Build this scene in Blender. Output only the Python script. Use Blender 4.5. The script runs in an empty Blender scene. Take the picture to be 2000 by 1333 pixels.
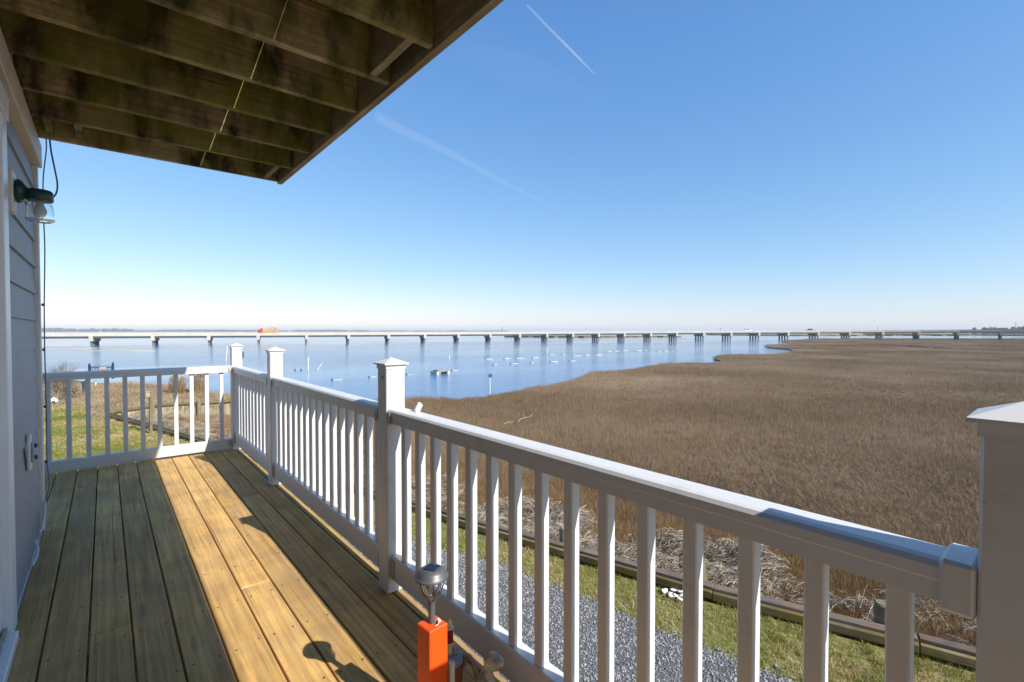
import bpy, bmesh, math, random
import numpy as np
from mathutils import Vector, Matrix
R = math.radians
random.seed(7)
rng = np.random.default_rng(11)
scene = bpy.context.scene
C = scene.collection

# ------------------------------------------------------------------ camera
FPX, YAW, PITCH, CH = 940.0, R(40.2), R(-1.19), 1.325      # photo is 2000 x 1333
cam_d = bpy.data.cameras.new('camera')
cam = bpy.data.objects.new('camera', cam_d); C.objects.link(cam)
cam.location = (0, 0, CH)
cam.rotation_euler = (R(90) + PITCH, 0, -YAW)
cam_d.sensor_width = 36; cam_d.lens = 36 * FPX / 2000
cam_d.clip_start = 0.05; cam_d.clip_end = 90000
scene.camera = cam

# ------------------------------------------------------------------ sky, sun, exposure
SUN = Vector((0.30, -1.28, 1.0)).normalized()               # towards the sun
elev = math.asin(SUN.z); azim = math.atan2(SUN.x, SUN.y)
w = bpy.data.worlds.new('World'); scene.world = w; w.use_nodes = True
wn = w.node_tree.nodes; wl = w.node_tree.links
bg = wn['Background']
sky = wn.new('ShaderNodeTexSky'); sky.sky_type = 'NISHITA'; sky.sun_disc = False
sky.sun_elevation = elev; sky.sun_rotation = azim
sky.altitude = 0; sky.air_density = 1.0; sky.dust_density = 0.2; sky.ozone_density = 2.0
# film-like response of the photograph's sky: white balance and a soft shoulder per channel, the same in every direction
sp_ = wn.new('ShaderNodeSeparateColor'); cb_ = wn.new('ShaderNodeCombineColor'); wl.new(sky.outputs[0], sp_.inputs[0])
SKY_S, GAIN = 0.105, 0.1485
for ch, (tint, gam, k_) in enumerate(((0.86, 1.0, 1.03), (1.10, 0.75, 0.85), (1.42, 0.5, 0.89))):
    m1 = wn.new('ShaderNodeMath'); m1.operation = 'MULTIPLY'; m1.inputs[1].default_value = GAIN * tint
    m2 = wn.new('ShaderNodeMath'); m2.operation = 'POWER'; m2.inputs[1].default_value = gam
    m3 = wn.new('ShaderNodeMath'); m3.operation = 'MULTIPLY'; m3.inputs[1].default_value = k_ / GAIN
    wl.new(sp_.outputs[ch], m1.inputs[0]); wl.new(m1.outputs[0], m2.inputs[0]); wl.new(m2.outputs[0], m3.inputs[0]); wl.new(m3.outputs[0], cb_.inputs[ch])
wl.new(cb_.outputs[0], bg.inputs[0]); bg.inputs[1].default_value = SKY_S
sd = bpy.data.lights.new('sun', 'SUN'); sd.energy = 5.0; sd.angle = R(0.53); sd.color = (1, 0.955, 0.87)
so = bpy.data.objects.new('sun', sd); C.objects.link(so)
so.rotation_euler = SUN.to_track_quat('Z', 'Y').to_euler()
vs = scene.view_settings
vs.view_transform = 'Standard'; vs.look = 'None'; vs.gamma = 1.0; vs.exposure = 0.5; vs.use_curve_mapping = False
scene.cycles.use_denoising = True
scene.cycles.max_bounces = 8; scene.cycles.diffuse_bounces = 4; scene.cycles.transparent_max_bounces = 12
scene.cycles.volume_bounces = 0

# ------------------------------------------------------------------ pixel -> place
fw = Vector((math.sin(YAW) * math.cos(PITCH), math.cos(YAW) * math.cos(PITCH), math.sin(PITCH)))
rt = Vector((math.cos(YAW), -math.sin(YAW), 0)); upv = rt.cross(fw)
def ray(u, v): return fw + rt * ((u - 1000) / FPX) - upv * ((v - 666.5) / FPX)
def onz(u, v, z):
    d = ray(u, v); return Vector((0, 0, CH)) + d * ((z - CH) / d.z)
def onr(u, v, r):                                            # on a vertical cylinder of radius r round the camera
    d = ray(u, v); return Vector((0, 0, CH)) + d * (r / math.hypot(d.x, d.y))

# ------------------------------------------------------------------ materials
def mat(name):
    m = bpy.data.materials.new(name); m.use_nodes = True
    nt = m.node_tree; b = nt.nodes['Principled BSDF']
    return m, nt, b
def nn(nt, t, **k):
    n = nt.nodes.new(t)
    for a, v in k.items():
        if a in n.inputs: n.inputs[a].default_value = v
        else: setattr(n, a, v)
    return n
def ramp(nt, stops):
    r = nt.nodes.new('ShaderNodeValToRGB'); e = r.color_ramp.elements
    while len(e) < len(stops): e.new(0.5)
    for el, (p, c) in zip(e, stops):
        el.position = p; el.color = (*c, 1) if len(c) == 3 else c
    return r
def coords(nt, kind='Object', scale=(1, 1, 1), rand=False):
    if kind == 'Position':
        g = nt.nodes.new('ShaderNodeNewGeometry'); out = g.outputs['Position']
    else:
        t = nt.nodes.new('ShaderNodeTexCoord'); out = t.outputs[kind]
    if rand:
        oi = nt.nodes.new('ShaderNodeObjectInfo')
        mm = nn(nt, 'ShaderNodeMath', operation='MULTIPLY'); mm.inputs[1].default_value = 57.0
        nt.links.new(oi.outputs['Random'], mm.inputs[0])
        va = nn(nt, 'ShaderNodeVectorMath', operation='ADD')
        nt.links.new(out, va.inputs[0]); nt.links.new(mm.outputs[0], va.inputs[1]); out = va.outputs[0]
    mp = nt.nodes.new('ShaderNodeMapping'); mp.inputs['Scale'].default_value = scale
    nt.links.new(out, mp.inputs[0]); return mp.outputs[0]
def noise(nt, vec, scale, detail=4, rough=0.55, dist=0.0):
    n = nt.nodes.new('ShaderNodeTexNoise'); n.inputs['Scale'].default_value = scale
    n.inputs['Detail'].default_value = detail; n.inputs['Roughness'].default_value = rough
    n.inputs['Distortion'].default_value = dist
    nt.links.new(vec, n.inputs['Vector']); return n.outputs['Fac']
def mixc(nt, fac, a, b, blend='MIX'):
    m = nt.nodes.new('ShaderNodeMix'); m.data_type = 'RGBA'; m.blend_type = blend
    for sock, val in ((m.inputs['Factor'], fac), (m.inputs['A'], a), (m.inputs['B'], b)):
        pass
    def setin(s, v):
        if isinstance(v, (int, float)): s.default_value = v
        elif isinstance(v, tuple): s.default_value = (*v, 1) if len(v) == 3 else v
        else: nt.links.new(v, s)
    setin(m.inputs[0], fac); setin(m.inputs[6], a); setin(m.inputs[7], b)
    return m.outputs[2]
def bump(nt, b, h, strength=0.3, dist=0.01):
    n = nt.nodes.new('ShaderNodeBump'); n.inputs['Strength'].default_value = strength
    n.inputs['Distance'].default_value = dist
    nt.links.new(h, n.inputs['Height']); nt.links.new(n.outputs[0], b.inputs['Normal'])

def simple(name, col, rough=0.5, var=0.12, scale=6.0, bmp=0.0, metal=0.0, spec=0.5):
    """one colour with uneven wear"""
    m, nt, b = mat(name)
    v = coords(nt, 'Object', rand=True)
    f = noise(nt, v, scale, 5)
    lo = tuple(c * (1 - var) for c in col); hi = tuple(min(1, c * (1 + var)) for c in col)
    r = ramp(nt, [(0.3, lo), (0.7, hi)]); nt.links.new(f, r.inputs[0]); nt.links.new(r.outputs[0], b.inputs['Base Color'])
    b.inputs['Roughness'].default_value = rough; b.inputs['Metallic'].default_value = metal
    b.inputs['Specular IOR Level'].default_value = spec
    if bmp: bump(nt, b, noise(nt, v, scale * 8, 3), bmp, 0.003)
    return m

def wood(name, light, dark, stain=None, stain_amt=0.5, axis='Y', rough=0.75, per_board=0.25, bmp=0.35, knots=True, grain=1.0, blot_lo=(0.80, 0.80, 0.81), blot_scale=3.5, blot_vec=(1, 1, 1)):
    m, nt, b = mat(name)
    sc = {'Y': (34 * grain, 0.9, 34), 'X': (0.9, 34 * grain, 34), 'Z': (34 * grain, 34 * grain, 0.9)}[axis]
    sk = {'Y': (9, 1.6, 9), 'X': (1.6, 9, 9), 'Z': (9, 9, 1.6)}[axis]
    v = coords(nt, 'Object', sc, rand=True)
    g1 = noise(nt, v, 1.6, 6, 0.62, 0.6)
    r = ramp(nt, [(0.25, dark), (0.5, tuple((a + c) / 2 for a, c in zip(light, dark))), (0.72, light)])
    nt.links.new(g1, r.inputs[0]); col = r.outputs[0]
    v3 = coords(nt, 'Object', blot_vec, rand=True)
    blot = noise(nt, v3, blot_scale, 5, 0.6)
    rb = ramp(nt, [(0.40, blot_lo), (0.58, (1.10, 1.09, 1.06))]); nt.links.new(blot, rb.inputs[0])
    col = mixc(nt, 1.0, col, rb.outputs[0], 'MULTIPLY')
    cs_ = {'Y': (70, 0.45, 70), 'X': (0.45, 70, 70), 'Z': (70, 70, 0.45)}[axis]
    ck = noise(nt, coords(nt, 'Object', cs_, rand=True), 1.0, 3, 0.5, 0.3)
    rc = ramp(nt, [(0.27, (0.22, 0.2, 0.18)), (0.35, (1, 1, 1))]); nt.links.new(ck, rc.inputs[0])
    col = mixc(nt, 0.8, col, rc.outputs[0], 'MULTIPLY')
    if knots:
        vk = coords(nt, 'Object', sk, rand=True)
        vo = nt.nodes.new('ShaderNodeTexVoronoi'); vo.inputs['Scale'].default_value = 0.75
        nt.links.new(vk, vo.inputs['Vector'])
        rk = ramp(nt, [(0.03, (0.35, 0.3, 0.26)), (0.13, (1, 1, 1))]); nt.links.new(vo.outputs['Distance'], rk.inputs[0])
        col = mixc(nt, 0.75, col, rk.outputs[0], 'MULTIPLY')
    oi = nt.nodes.new('ShaderNodeObjectInfo')
    hs = nt.nodes.new('ShaderNodeHueSaturation')
    mr = nn(nt, 'ShaderNodeMapRange'); mr.inputs['To Min'].default_value = 1 - per_board; mr.inputs['To Max'].default_value = 1 + per_board * 0.6
    nt.links.new(oi.outputs['Random'], mr.inputs[0]); nt.links.new(mr.outputs[0], hs.inputs['Value'])
    nt.links.new(col, hs.inputs['Color']); col = hs.outputs[0]
    if stain:
        vs_ = coords(nt, 'Object', (1.0, 1.0, 1.0), rand=True)
        st = noise(nt, vs_, 2.6, 6, 0.65, 0.4)
        rs = ramp(nt, [(0.42, (0, 0, 0)), (0.66, (stain_amt,) * 3)]); nt.links.new(st, rs.inputs[0])
        col = mixc(nt, rs.outputs[0], col, stain)
    nt.links.new(col, b.inputs['Base Color'])
    b.inputs['Roughness'].default_value = rough; b.inputs['Specular IOR Level'].default_value = 0.25
    bump(nt, b, g1, bmp, 0.004)
    return m

def vinyl():
    m, nt, b = mat('white_vinyl')
    v = coords(nt, 'Object', (1, 1, 1), rand=True)
    f = noise(nt, v, 5, 6, 0.7); f2 = noise(nt, v, 60, 3, 0.6)
    r = ramp(nt, [(0.30, (0.57, 0.56, 0.54)), (0.45, (0.65, 0.65, 0.65))]); nt.links.new(f, r.inputs[0])
    r2 = ramp(nt, [(0.22, (0.70, 0.64, 0.56)), (0.31, (1, 1, 1))]); nt.links.new(f2, r2.inputs[0])
    nt.links.new(mixc(nt, 0.6, r.outputs[0], r2.outputs[0], 'MULTIPLY'), b.inputs['Base Color'])
    b.inputs['Roughness'].default_value = 0.38
    bump(nt, b, f2, 0.04, 0.002)
    return m
M = {}
M['vinyl'] = vinyl()
M['deck'] = wood('deck_wood', (0.83, 0.50, 0.165), (0.36, 0.215, 0.085), (0.40, 0.31, 0.20), 0.25, bmp=0.7, blot_lo=(0.86, 0.86, 0.87))
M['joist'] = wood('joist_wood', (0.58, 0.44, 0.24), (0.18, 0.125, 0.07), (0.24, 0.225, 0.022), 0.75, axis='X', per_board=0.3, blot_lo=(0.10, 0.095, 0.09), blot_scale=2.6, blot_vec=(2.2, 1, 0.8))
M['rim'] = wood('rim_wood', (0.50, 0.38, 0.23), (0.22, 0.16, 0.10), (0.15, 0.14, 0.03), 0.6, axis='Y')
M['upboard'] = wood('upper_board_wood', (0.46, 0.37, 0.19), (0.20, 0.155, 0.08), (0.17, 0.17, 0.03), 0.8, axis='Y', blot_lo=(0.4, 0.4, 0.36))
M['timber'] = wood('bulkhead_timber', (0.27, 0.22, 0.12), (0.10, 0.08, 0.045), (0.17, 0.13, 0.02), 0.9, axis='X', per_board=0.35)
M['captimber'] = wood('cap_timber', (0.19, 0.165, 0.14), (0.08, 0.068, 0.058), (0.20, 0.10, 0.045), 0.7, axis='X', per_board=0.3)
M['pile'] = wood('pile_wood', (0.30, 0.26, 0.18), (0.14, 0.115, 0.08), (0.10, 0.11, 0.035), 0.6, axis='Z', knots=False)
M['palewood'] = wood('pale_sheet_wood', (0.50, 0.42, 0.29), (0.33, 0.27, 0.18), (0.2, 0.19, 0.1), 0.3, axis='Z')
M['siding'] = simple('siding_paint', (0.28, 0.29, 0.31), 0.55, 0.08, 1.5, 0.1)
M['trim'] = simple('trim_paint', (0.72, 0.70, 0.67), 0.5, 0.08, 2)
M['frieze'] = simple('frieze_paint', (0.66, 0.56, 0.46), 0.55, 0.1, 3)
M['door'] = simple('door_vinyl', (0.78, 0.79, 0.80), 0.35, 0.04, 3)
M['dark'] = simple('dark_interior', (0.05, 0.055, 0.06), 0.8)
M['curtain'] = simple('blind_fabric', (0.42, 0.46, 0.46), 0.9)
M['greenmetal'] = simple('dark_green_metal', (0.012, 0.05, 0.045), 0.35, 0.2, 20)
M['bulb'] = simple('frosted_bulb', (0.8, 0.8, 0.78), 0.3, 0.03)
M['cable_blue'] = simple('blue_cable', (0.05, 0.12, 0.24), 0.4)
M['cable_dark'] = simple('dark_cable', (0.02, 0.025, 0.03), 0.5)
M['cable_white'] = simple('white_cable', (0.7, 0.7, 0.7), 0.4)
M['steel'] = simple('galvanised_bracket', (0.42, 0.40, 0.36), 0.5, 0.35, 30, 0.1, metal=0.3)
M['plastic_dark'] = simple('dark_plastic', (0.05, 0.06, 0.07), 0.4)
M['outlet'] = simple('outlet_plate', (0.68, 0.68, 0.66), 0.4, 0.08, 15)
M['orange'] = simple('orange_paint', (0.80, 0.085, 0.004), 0.5, 0.14, 7, 0.12)
M['whitepaint'] = simple('flaked_white', (0.8, 0.78, 0.74), 0.6)
M['pewter'] = simple('pewter_plastic', (0.13, 0.133, 0.14), 0.45, 0.15, 30, metal=0.4)
M['solar'] = simple('solar_cell', (0.015, 0.025, 0.06), 0.12, 0.3, 40)
M['red'] = simple('dark_red_paint', (0.22, 0.012, 0.015), 0.4, 0.2, 20)
M['cream'] = simple('cream_paint', (0.70, 0.62, 0.45), 0.5, 0.12, 30)
M['slate'] = simple('slate_paint', (0.28, 0.33, 0.38), 0.5, 0.25, 25)
M['terracotta'] = simple('terracotta', (0.36, 0.11, 0.03), 0.7, 0.25, 15, 0.2)
M['rope'] = simple('hemp_rope', (0.45, 0.35, 0.24), 0.9, 0.25, 80, 0.5)
M['stonefig'] = simple('weathered_carving', (0.46, 0.43, 0.38), 0.9, 0.6, 45, 1.0)
M['concrete'] = simple('bridge_concrete', (0.50, 0.45, 0.37), 0.8, 0.10, 0.3)
M['pileconc'] = simple('pile_concrete', (0.16, 0.18, 0.20), 0.8, 0.2, 1.0)
M['truckred'] = simple('truck_red', (0.42, 0.05, 0.06), 0.35, 0.05)
M['truckyellow'] = simple('truck_yellow', (0.55, 0.30, 0.08), 0.4, 0.08)
M['carwhite'] = simple('car_white', (0.8, 0.8, 0.8), 0.25, 0.03)
M['cargrey'] = simple('car_grey', (0.13, 0.14, 0.16), 0.25, 0.05)
M['tyre'] = simple('tyre_rubber', (0.02, 0.02, 0.02), 0.8)
M['glassdark'] = simple('car_window', (0.03, 0.04, 0.05), 0.08)
M['float'] = simple('float_plastic', (0.66, 0.65, 0.60), 0.6, 0.25, 4)
M['floatwood'] = simple('raft_wood', (0.38, 0.27, 0.17), 0.8, 0.3, 6)
M['pvc'] = simple('pvc_pipe', (0.80, 0.80, 0.78), 0.4, 0.06)
M['signblue'] = simple('sign_face', (0.06, 0.14, 0.20), 0.4, 0.15)
M['fenceblue'] = simple('dark_blue_fence', (0.02, 0.045, 0.10), 0.45)
M['pink'] = simple('pink_panel', (0.75, 0.35, 0.30), 0.5)
M['bark'] = simple('twig_bark', (0.13, 0.10, 0.075), 0.9, 0.3)
M['treefar'] = simple('far_tree_foliage', (0.055, 0.06, 0.035), 0.95, 0.35, 0.02)
M['bleached'] = simple('bleached_wood', (0.38, 0.32, 0.24), 0.9, 0.2, 8)
M['sand'] = simple('sand', (0.50, 0.44, 0.34), 0.95, 0.2, 0.05)

def glass_mat(name, col=(0.95, 0.98, 0.98), rough=0.03):
    m, nt, b = mat(name)
    b.inputs['Base Color'].default_value = (*col, 1); b.inputs['Roughness'].default_value = rough
    b.inputs['Transmission Weight'].default_value = 1.0; b.inputs['IOR'].default_value = 1.45
    v = coords(nt, 'Object'); bump(nt, b, noise(nt, v, 30, 2), 0.05, 0.002)
    return m
M['glass'] = glass_mat('clear_glass')
M['doorglass'] = glass_mat('door_glass', (0.72, 0.82, 0.80), 0.0)

def ground_mat(name, stops, scale, fine, bmp, rough=0.95, extra=None):
    m, nt, b = mat(name)
    v = coords(nt, 'Position')
    f = noise(nt, v, scale, 8, 0.65); f2 = noise(nt, v, fine, 4, 0.7)
    ad = nn(nt, 'ShaderNodeMix'); ad.data_type = 'FLOAT'; ad.inputs[0].default_value = 0.4
    nt.links.new(f, ad.inputs[2]); nt.links.new(f2, ad.inputs[3])
    r = ramp(nt, stops); nt.links.new(ad.outputs[0], r.inputs[0])
    col = r.outputs[0]
    if extra: col = extra(nt, v, col)
    nt.links.new(col, b.inputs['Base Color'])
    b.inputs['Roughness'].default_value = rough; b.inputs['Specular IOR Level'].default_value = 0.15
    bump(nt, b, f2, bmp, 0.05)
    return m
M['lawn'] = ground_mat('lawn_soil', [(0.3, (0.10, 0.11, 0.03)), (0.5, (0.17, 0.17, 0.05)), (0.62, (0.30, 0.22, 0.11)), (0.8, (0.36, 0.27, 0.16))], 0.45, 9, 0.4)
M['gravelbed'] = ground_mat('gravel_bed', [(0.3, (0.10, 0.105, 0.12)), (0.7, (0.24, 0.245, 0.27))], 3, 60, 0.8)
M['marsh'] = ground_mat('marsh_mud', [(0.3, (0.10, 0.075, 0.045)), (0.5, (0.17, 0.13, 0.085)), (0.7, (0.24, 0.185, 0.125))], 0.12, 3.0, 0.6)

def blade_mat(name, stops, scale=0.25, rough=0.8, hi=7.0):
    m, nt, b = mat(name)
    v = coords(nt, 'Position')
    f = noise(nt, v, scale, 6, 0.6); f2 = noise(nt, v, hi, 3, 0.7)
    ad = nn(nt, 'ShaderNodeMix'); ad.data_type = 'FLOAT'; ad.inputs[0].default_value = 0.42
    nt.links.new(f, ad.inputs[2]); nt.links.new(f2, ad.inputs[3])
    r = ramp(nt, stops); nt.links.new(ad.outputs[0], r.inputs[0])
    nt.links.new(r.outputs[0], b.inputs['Base Color'])
    b.inputs['Roughness'].default_value = rough; b.inputs['Specular IOR Level'].default_value = 0.2
    return m
M['reedblade'] = blade_mat('marsh_blade', [(0.32, (0.13, 0.095, 0.055)), (0.45, (0.235, 0.165, 0.105)), (0.55, (0.335, 0.245, 0.165)), (0.68, (0.49, 0.385, 0.28))], 0.055)
M['wetmud'] = simple('wet_mud', (0.03, 0.026, 0.02), 0.95, 0.3, 0.4, spec=0.05)
M['orangeblade'] = blade_mat('orange_reed_blade', [(0.3, (0.15, 0.085, 0.035)), (0.5, (0.29, 0.175, 0.075)), (0.7, (0.42, 0.31, 0.17))], 0.6)
M['strawblade'] = blade_mat('straw_blade', [(0.3, (0.14, 0.115, 0.09)), (0.5, (0.36, 0.30, 0.23)), (0.7, (0.56, 0.48, 0.38))], 0.9)
M['grassblade'] = blade_mat('lawn_blade', [(0.34, (0.09, 0.14, 0.018)), (0.44, (0.19, 0.215, 0.03)), (0.50, (0.33, 0.28, 0.085)), (0.58, (0.48, 0.37, 0.20))], 0.55)
M['brushblade'] = blade_mat('dry_brush_blade', [(0.3, (0.15, 0.105, 0.06)), (0.5, (0.34, 0.25, 0.16)), (0.7, (0.46, 0.37, 0.25))], 0.5)
def pebble_mat():
    m, nt, b = mat('gravel_stone')
    oi = nt.nodes.new('ShaderNodeObjectInfo')
    r = ramp(nt, [(0.0, (0.08, 0.08, 0.082)), (0.5, (0.25, 0.235, 0.215)), (0.9, (0.37, 0.35, 0.325)), (1.0, (0.45, 0.44, 0.43))])
    nt.links.new(oi.outputs['Random'], r.inputs[0]); nt.links.new(r.outputs[0], b.inputs['Base Color'])
    b.inputs['Roughness'].default_value = 0.75
    return m
M['pebble'] = pebble_mat()
def water_mat():
    m, nt, b = mat('bay_water')
    v = coords(nt, 'Position')
    f1 = noise(nt, v, 1.3, 5, 0.6); 
    vb = coords(nt, 'Position', (0.012, 0.028, 1)); band = noise(nt, vb, 1.0, 4, 0.55, 0.8)
    rb = ramp(nt, [(0.38, (0.15,) * 3), (0.62, (1, 1, 1))]); nt.links.new(band, rb.inputs[0])
    bp = nt.nodes.new('ShaderNodeBump'); bp.inputs['Distance'].default_value = 0.12
    ms = nn(nt, 'ShaderNodeMath', operation='MULTIPLY'); ms.inputs[1].default_value = 0.8
    nt.links.new(rb.outputs[0], ms.inputs[0]); nt.links.new(ms.outputs[0], bp.inputs['Strength'])
    nt.links.new(f1, bp.inputs['Height']); nt.links.new(bp.outputs[0], b.inputs['Normal'])
    b.inputs['Base Color'].default_value = (0.055, 0.15, 0.31, 1)
    b.inputs['Roughness'].default_value = 0.08; b.inputs['IOR'].default_value = 1.33
    return m
M['water'] = water_mat()

# ------------------------------------------------------------------ mesh helpers
def link(name, me, m=None, parent=None, loc=(0, 0, 0), rot=(0, 0, 0)):
    o = bpy.data.objects.new(name, me); C.objects.link(o)
    o.location = loc; o.rotation_euler = rot
    if m is not None and me is not None:
        if not me.materials: me.materials.append(M[m] if isinstance(m, str) else m)
    if parent: o.parent = parent
    return o
def tag(o, label=None, cat=None, group=None, kind=None):
    if label: o['label'] = label
    if cat: o['category'] = cat
    if group: o['group'] = group
    if kind: o['kind'] = kind
    return o
def thing(name, loc, label, cat, group=None, rz=0.0):
    o = bpy.data.objects.new(name, None); C.objects.link(o); o.empty_display_size = 0.1
    o.location = loc; o.rotation_euler = (0, 0, rz)
    return tag(o, label, cat, group)
def to_mesh(bm, name, smooth=False):
    me = bpy.data.meshes.new(name)
    bmesh.ops.recalc_face_normals(bm, faces=bm.faces)
    bm.to_mesh(me); bm.free()
    if smooth:
        for p in me.polygons: p.use_smooth = True
    return me
def add_box(bm, c, s, bev=0.0, rot=None):
    r = bmesh.ops.create_cube(bm, size=1.0); vsx = r['verts']
    bmesh.ops.scale(bm, vec=s, verts=vsx)
    if bev:
        ed = list({e for v in vsx for e in v.link_edges})
        rr = bmesh.ops.bevel(bm, geom=ed, offset=bev, segments=1, affect='EDGES', profile=0.5)
        vsx = list({v for f in rr['faces'] for v in f.verts})
    if rot is not None: bmesh.ops.rotate(bm, cent=(0, 0, 0), matrix=rot, verts=vsx)
    bmesh.ops.translate(bm, vec=c, verts=vsx)
    return vsx
_boxes = {}
def box_mesh(s, bev=0.0, key=''):
    k = (tuple(round(x, 4) for x in s), bev, key)
    if k not in _boxes:
        bm = bmesh.new(); add_box(bm, (0, 0, 0), s, bev); _boxes[k] = to_mesh(bm, 'box_piece')
    return _boxes[k]
def box(name, lo, hi, m, parent=None, bev=0.0, off=(0, 0, 0)):
    """axis box from corner to corner (world), parented to an Empty at off"""
    s = [hi[i] - lo[i] for i in range(3)]; c = [(hi[i] + lo[i]) / 2 - off[i] for i in range(3)]
    return link(name, box_mesh(s, bev, str(m)), m, parent, c)
def lathe(bm, prof, n=24, c=(0, 0, 0), caps=True):
    rings = []
    for r_, z in prof:
        rings.append([bm.verts.new((c[0] + r_ * math.cos(2 * math.pi * i / n), c[1] + r_ * math.sin(2 * math.pi * i / n), c[2] + z)) for i in range(n)])
    for a, b_ in zip(rings, rings[1:]):
        for i in range(n): bm.faces.new((a[i], a[(i + 1) % n], b_[(i + 1) % n], b_[i]))
    if caps:
        bm.faces.new(rings[0][::-1]); bm.faces.new(rings[-1])
def lathe_mesh(prof, n=24, smooth=True, caps=True):
    bm = bmesh.new(); lathe(bm, prof, n, caps=caps); me = to_mesh(bm, 'turned_piece', smooth); 
    if smooth: me.set_sharp_from_angle(angle=R(40))
    return me
def tube(bm, pts, r_, n=8):
    pts = [Vector(p) for p in pts]; rings = []
    rs = r_ if isinstance(r_, (list, tuple)) else [r_] * len(pts)
    ref = None
    for i, p in enumerate(pts):
        t = (pts[min(i + 1, len(pts) - 1)] - pts[max(i - 1, 0)]).normalized()
        if ref is None: ref = t.orthogonal().normalized()
        ref = (ref - t * ref.dot(t)).normalized(); b_ = t.cross(ref)
        rings.append([bm.verts.new(p + (ref * math.cos(2 * math.pi * k / n) + b_ * math.sin(2 * math.pi * k / n)) * rs[i]) for k in range(n)])
    for a, b_ in zip(rings, rings[1:]):
        for k in range(n): bm.faces.new((a[k], a[(k + 1) % n], b_[(k + 1) % n], b_[k]))
    bm.faces.new(rings[0][::-1]); bm.faces.new(rings[-1])
def tube_mesh(pts, r_, n=8):
    bm = bmesh.new(); tube(bm, pts, r_, n); me = to_mesh(bm, 'tube_piece', True); me.set_sharp_from_angle(angle=R(50)); return me
def smooth_path(pts, k=6):
    pts = [Vector(p) for p in pts]; out = []
    P = [pts[0] * 2 - pts[1]] + pts + [pts[-1] * 2 - pts[-2]]
    for i in range(1, len(P) - 2):
        for j in range(k):
            t = j / k
            out.append(0.5 * ((2 * P[i]) + (P[i + 1] - P[i - 1]) * t + (2 * P[i - 1] - 5 * P[i] + 4 * P[i + 1] - P[i + 2]) * t * t + (3 * P[i] - P[i - 1] - 3 * P[i + 1] + P[i + 2]) * t ** 3))
    out.append(pts[-1]); return out
def poly_mesh(pts, z, zlow=None):
    bm = bmesh.new()
    vt = [bm.verts.new((p[0], p[1], z)) for p in pts]
    bmesh.ops.triangle_fill(bm, use_beauty=True, edges=[bm.edges.new((vt[i], vt[(i + 1) % len(vt)])) for i in range(len(vt))])
    for f in bm.faces:
        f.normal_update()
        if f.normal.z < 0: f.normal_flip()
    if zlow is not None:
        vb = [bm.verts.new((p[0], p[1], zlow)) for p in pts]
        for i in range(len(vt)):
            j = (i + 1) % len(vt); bm.faces.new((vt[i], vt[j], vb[j], vb[i]))
    me = bpy.data.meshes.new('land_sheet'); bm.to_mesh(me); bm.free(); return me
def inside(px, py, poly):
    poly = np.asarray([(p[0], p[1]) for p in poly]); n = len(poly); r = np.zeros(len(px), bool); j = n - 1
    for i in range(n):
        xi, yi = poly[i]; xj, yj = poly[j]
        c = ((yi > py) != (yj > py)) & (px < (xj - xi) * (py - yi) / (yj - yi + 1e-12) + xi)
        r ^= c; j = i
    return r
def clump(n, h, spread, width, lean=0.25, seg=2, flat=False, seed=0):
    rd = random.Random(seed); vs_, fs = [], []
    for i in range(n):
        a = rd.uniform(0, 2 * math.pi); d = spread * math.sqrt(rd.random())
        x, y = d * math.cos(a), d * math.sin(a)
        hh = h * rd.uniform(0.55, 1.0); b_ = rd.uniform(0, 2 * math.pi); ln = rd.gauss(0, lean) * hh
        dx, dy = math.cos(b_), math.sin(b_); f = rd.uniform(0, math.pi); wx, wy = math.cos(f) * width / 2, math.sin(f) * width / 2
        base = len(vs_)
        for s in range(seg + 1):
            t = s / seg; k = ln * t * t
            if flat:
                px, py, pz = x + dx * hh * (t - .5), y + dy * hh * (t - .5), 0.02 + h * .25 * rd.random() * math.sin(t * math.pi) + d * 0
            else:
                px, py, pz = x + dx * k, y + dy * k, hh * t * (1 - 0.25 * abs(ln) / max(hh, 1e-6) * t)
            ww = 1 - 0.75 * t
            vs_ += [(px - wx * ww, py - wy * ww, pz), (px + wx * ww, py + wy * ww, pz + (0.006 if flat else 0))]
        for s in range(seg):
            q = base + 2 * s; fs.append((q, q + 1, q + 3, q + 2))
    me = bpy.data.meshes.new('blade_clump'); me.from_pydata(vs_, [], fs); me.update(); return me
def pebble(seed):
    rd = random.Random(seed); bm = bmesh.new(); bmesh.ops.create_icosphere(bm, subdivisions=1, radius=1)
    for v in bm.verts: v.co = Vector((v.co.x * rd.uniform(.75, 1.2), v.co.y * rd.uniform(.75, 1.2), v.co.z * rd.uniform(.5, .8)))
    bmesh.ops.delete(bm, geom=[f for f in bm.faces if f.calc_center_median().z < -0.45], context='FACES')
    return to_mesh(bm, 'pebble')
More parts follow.
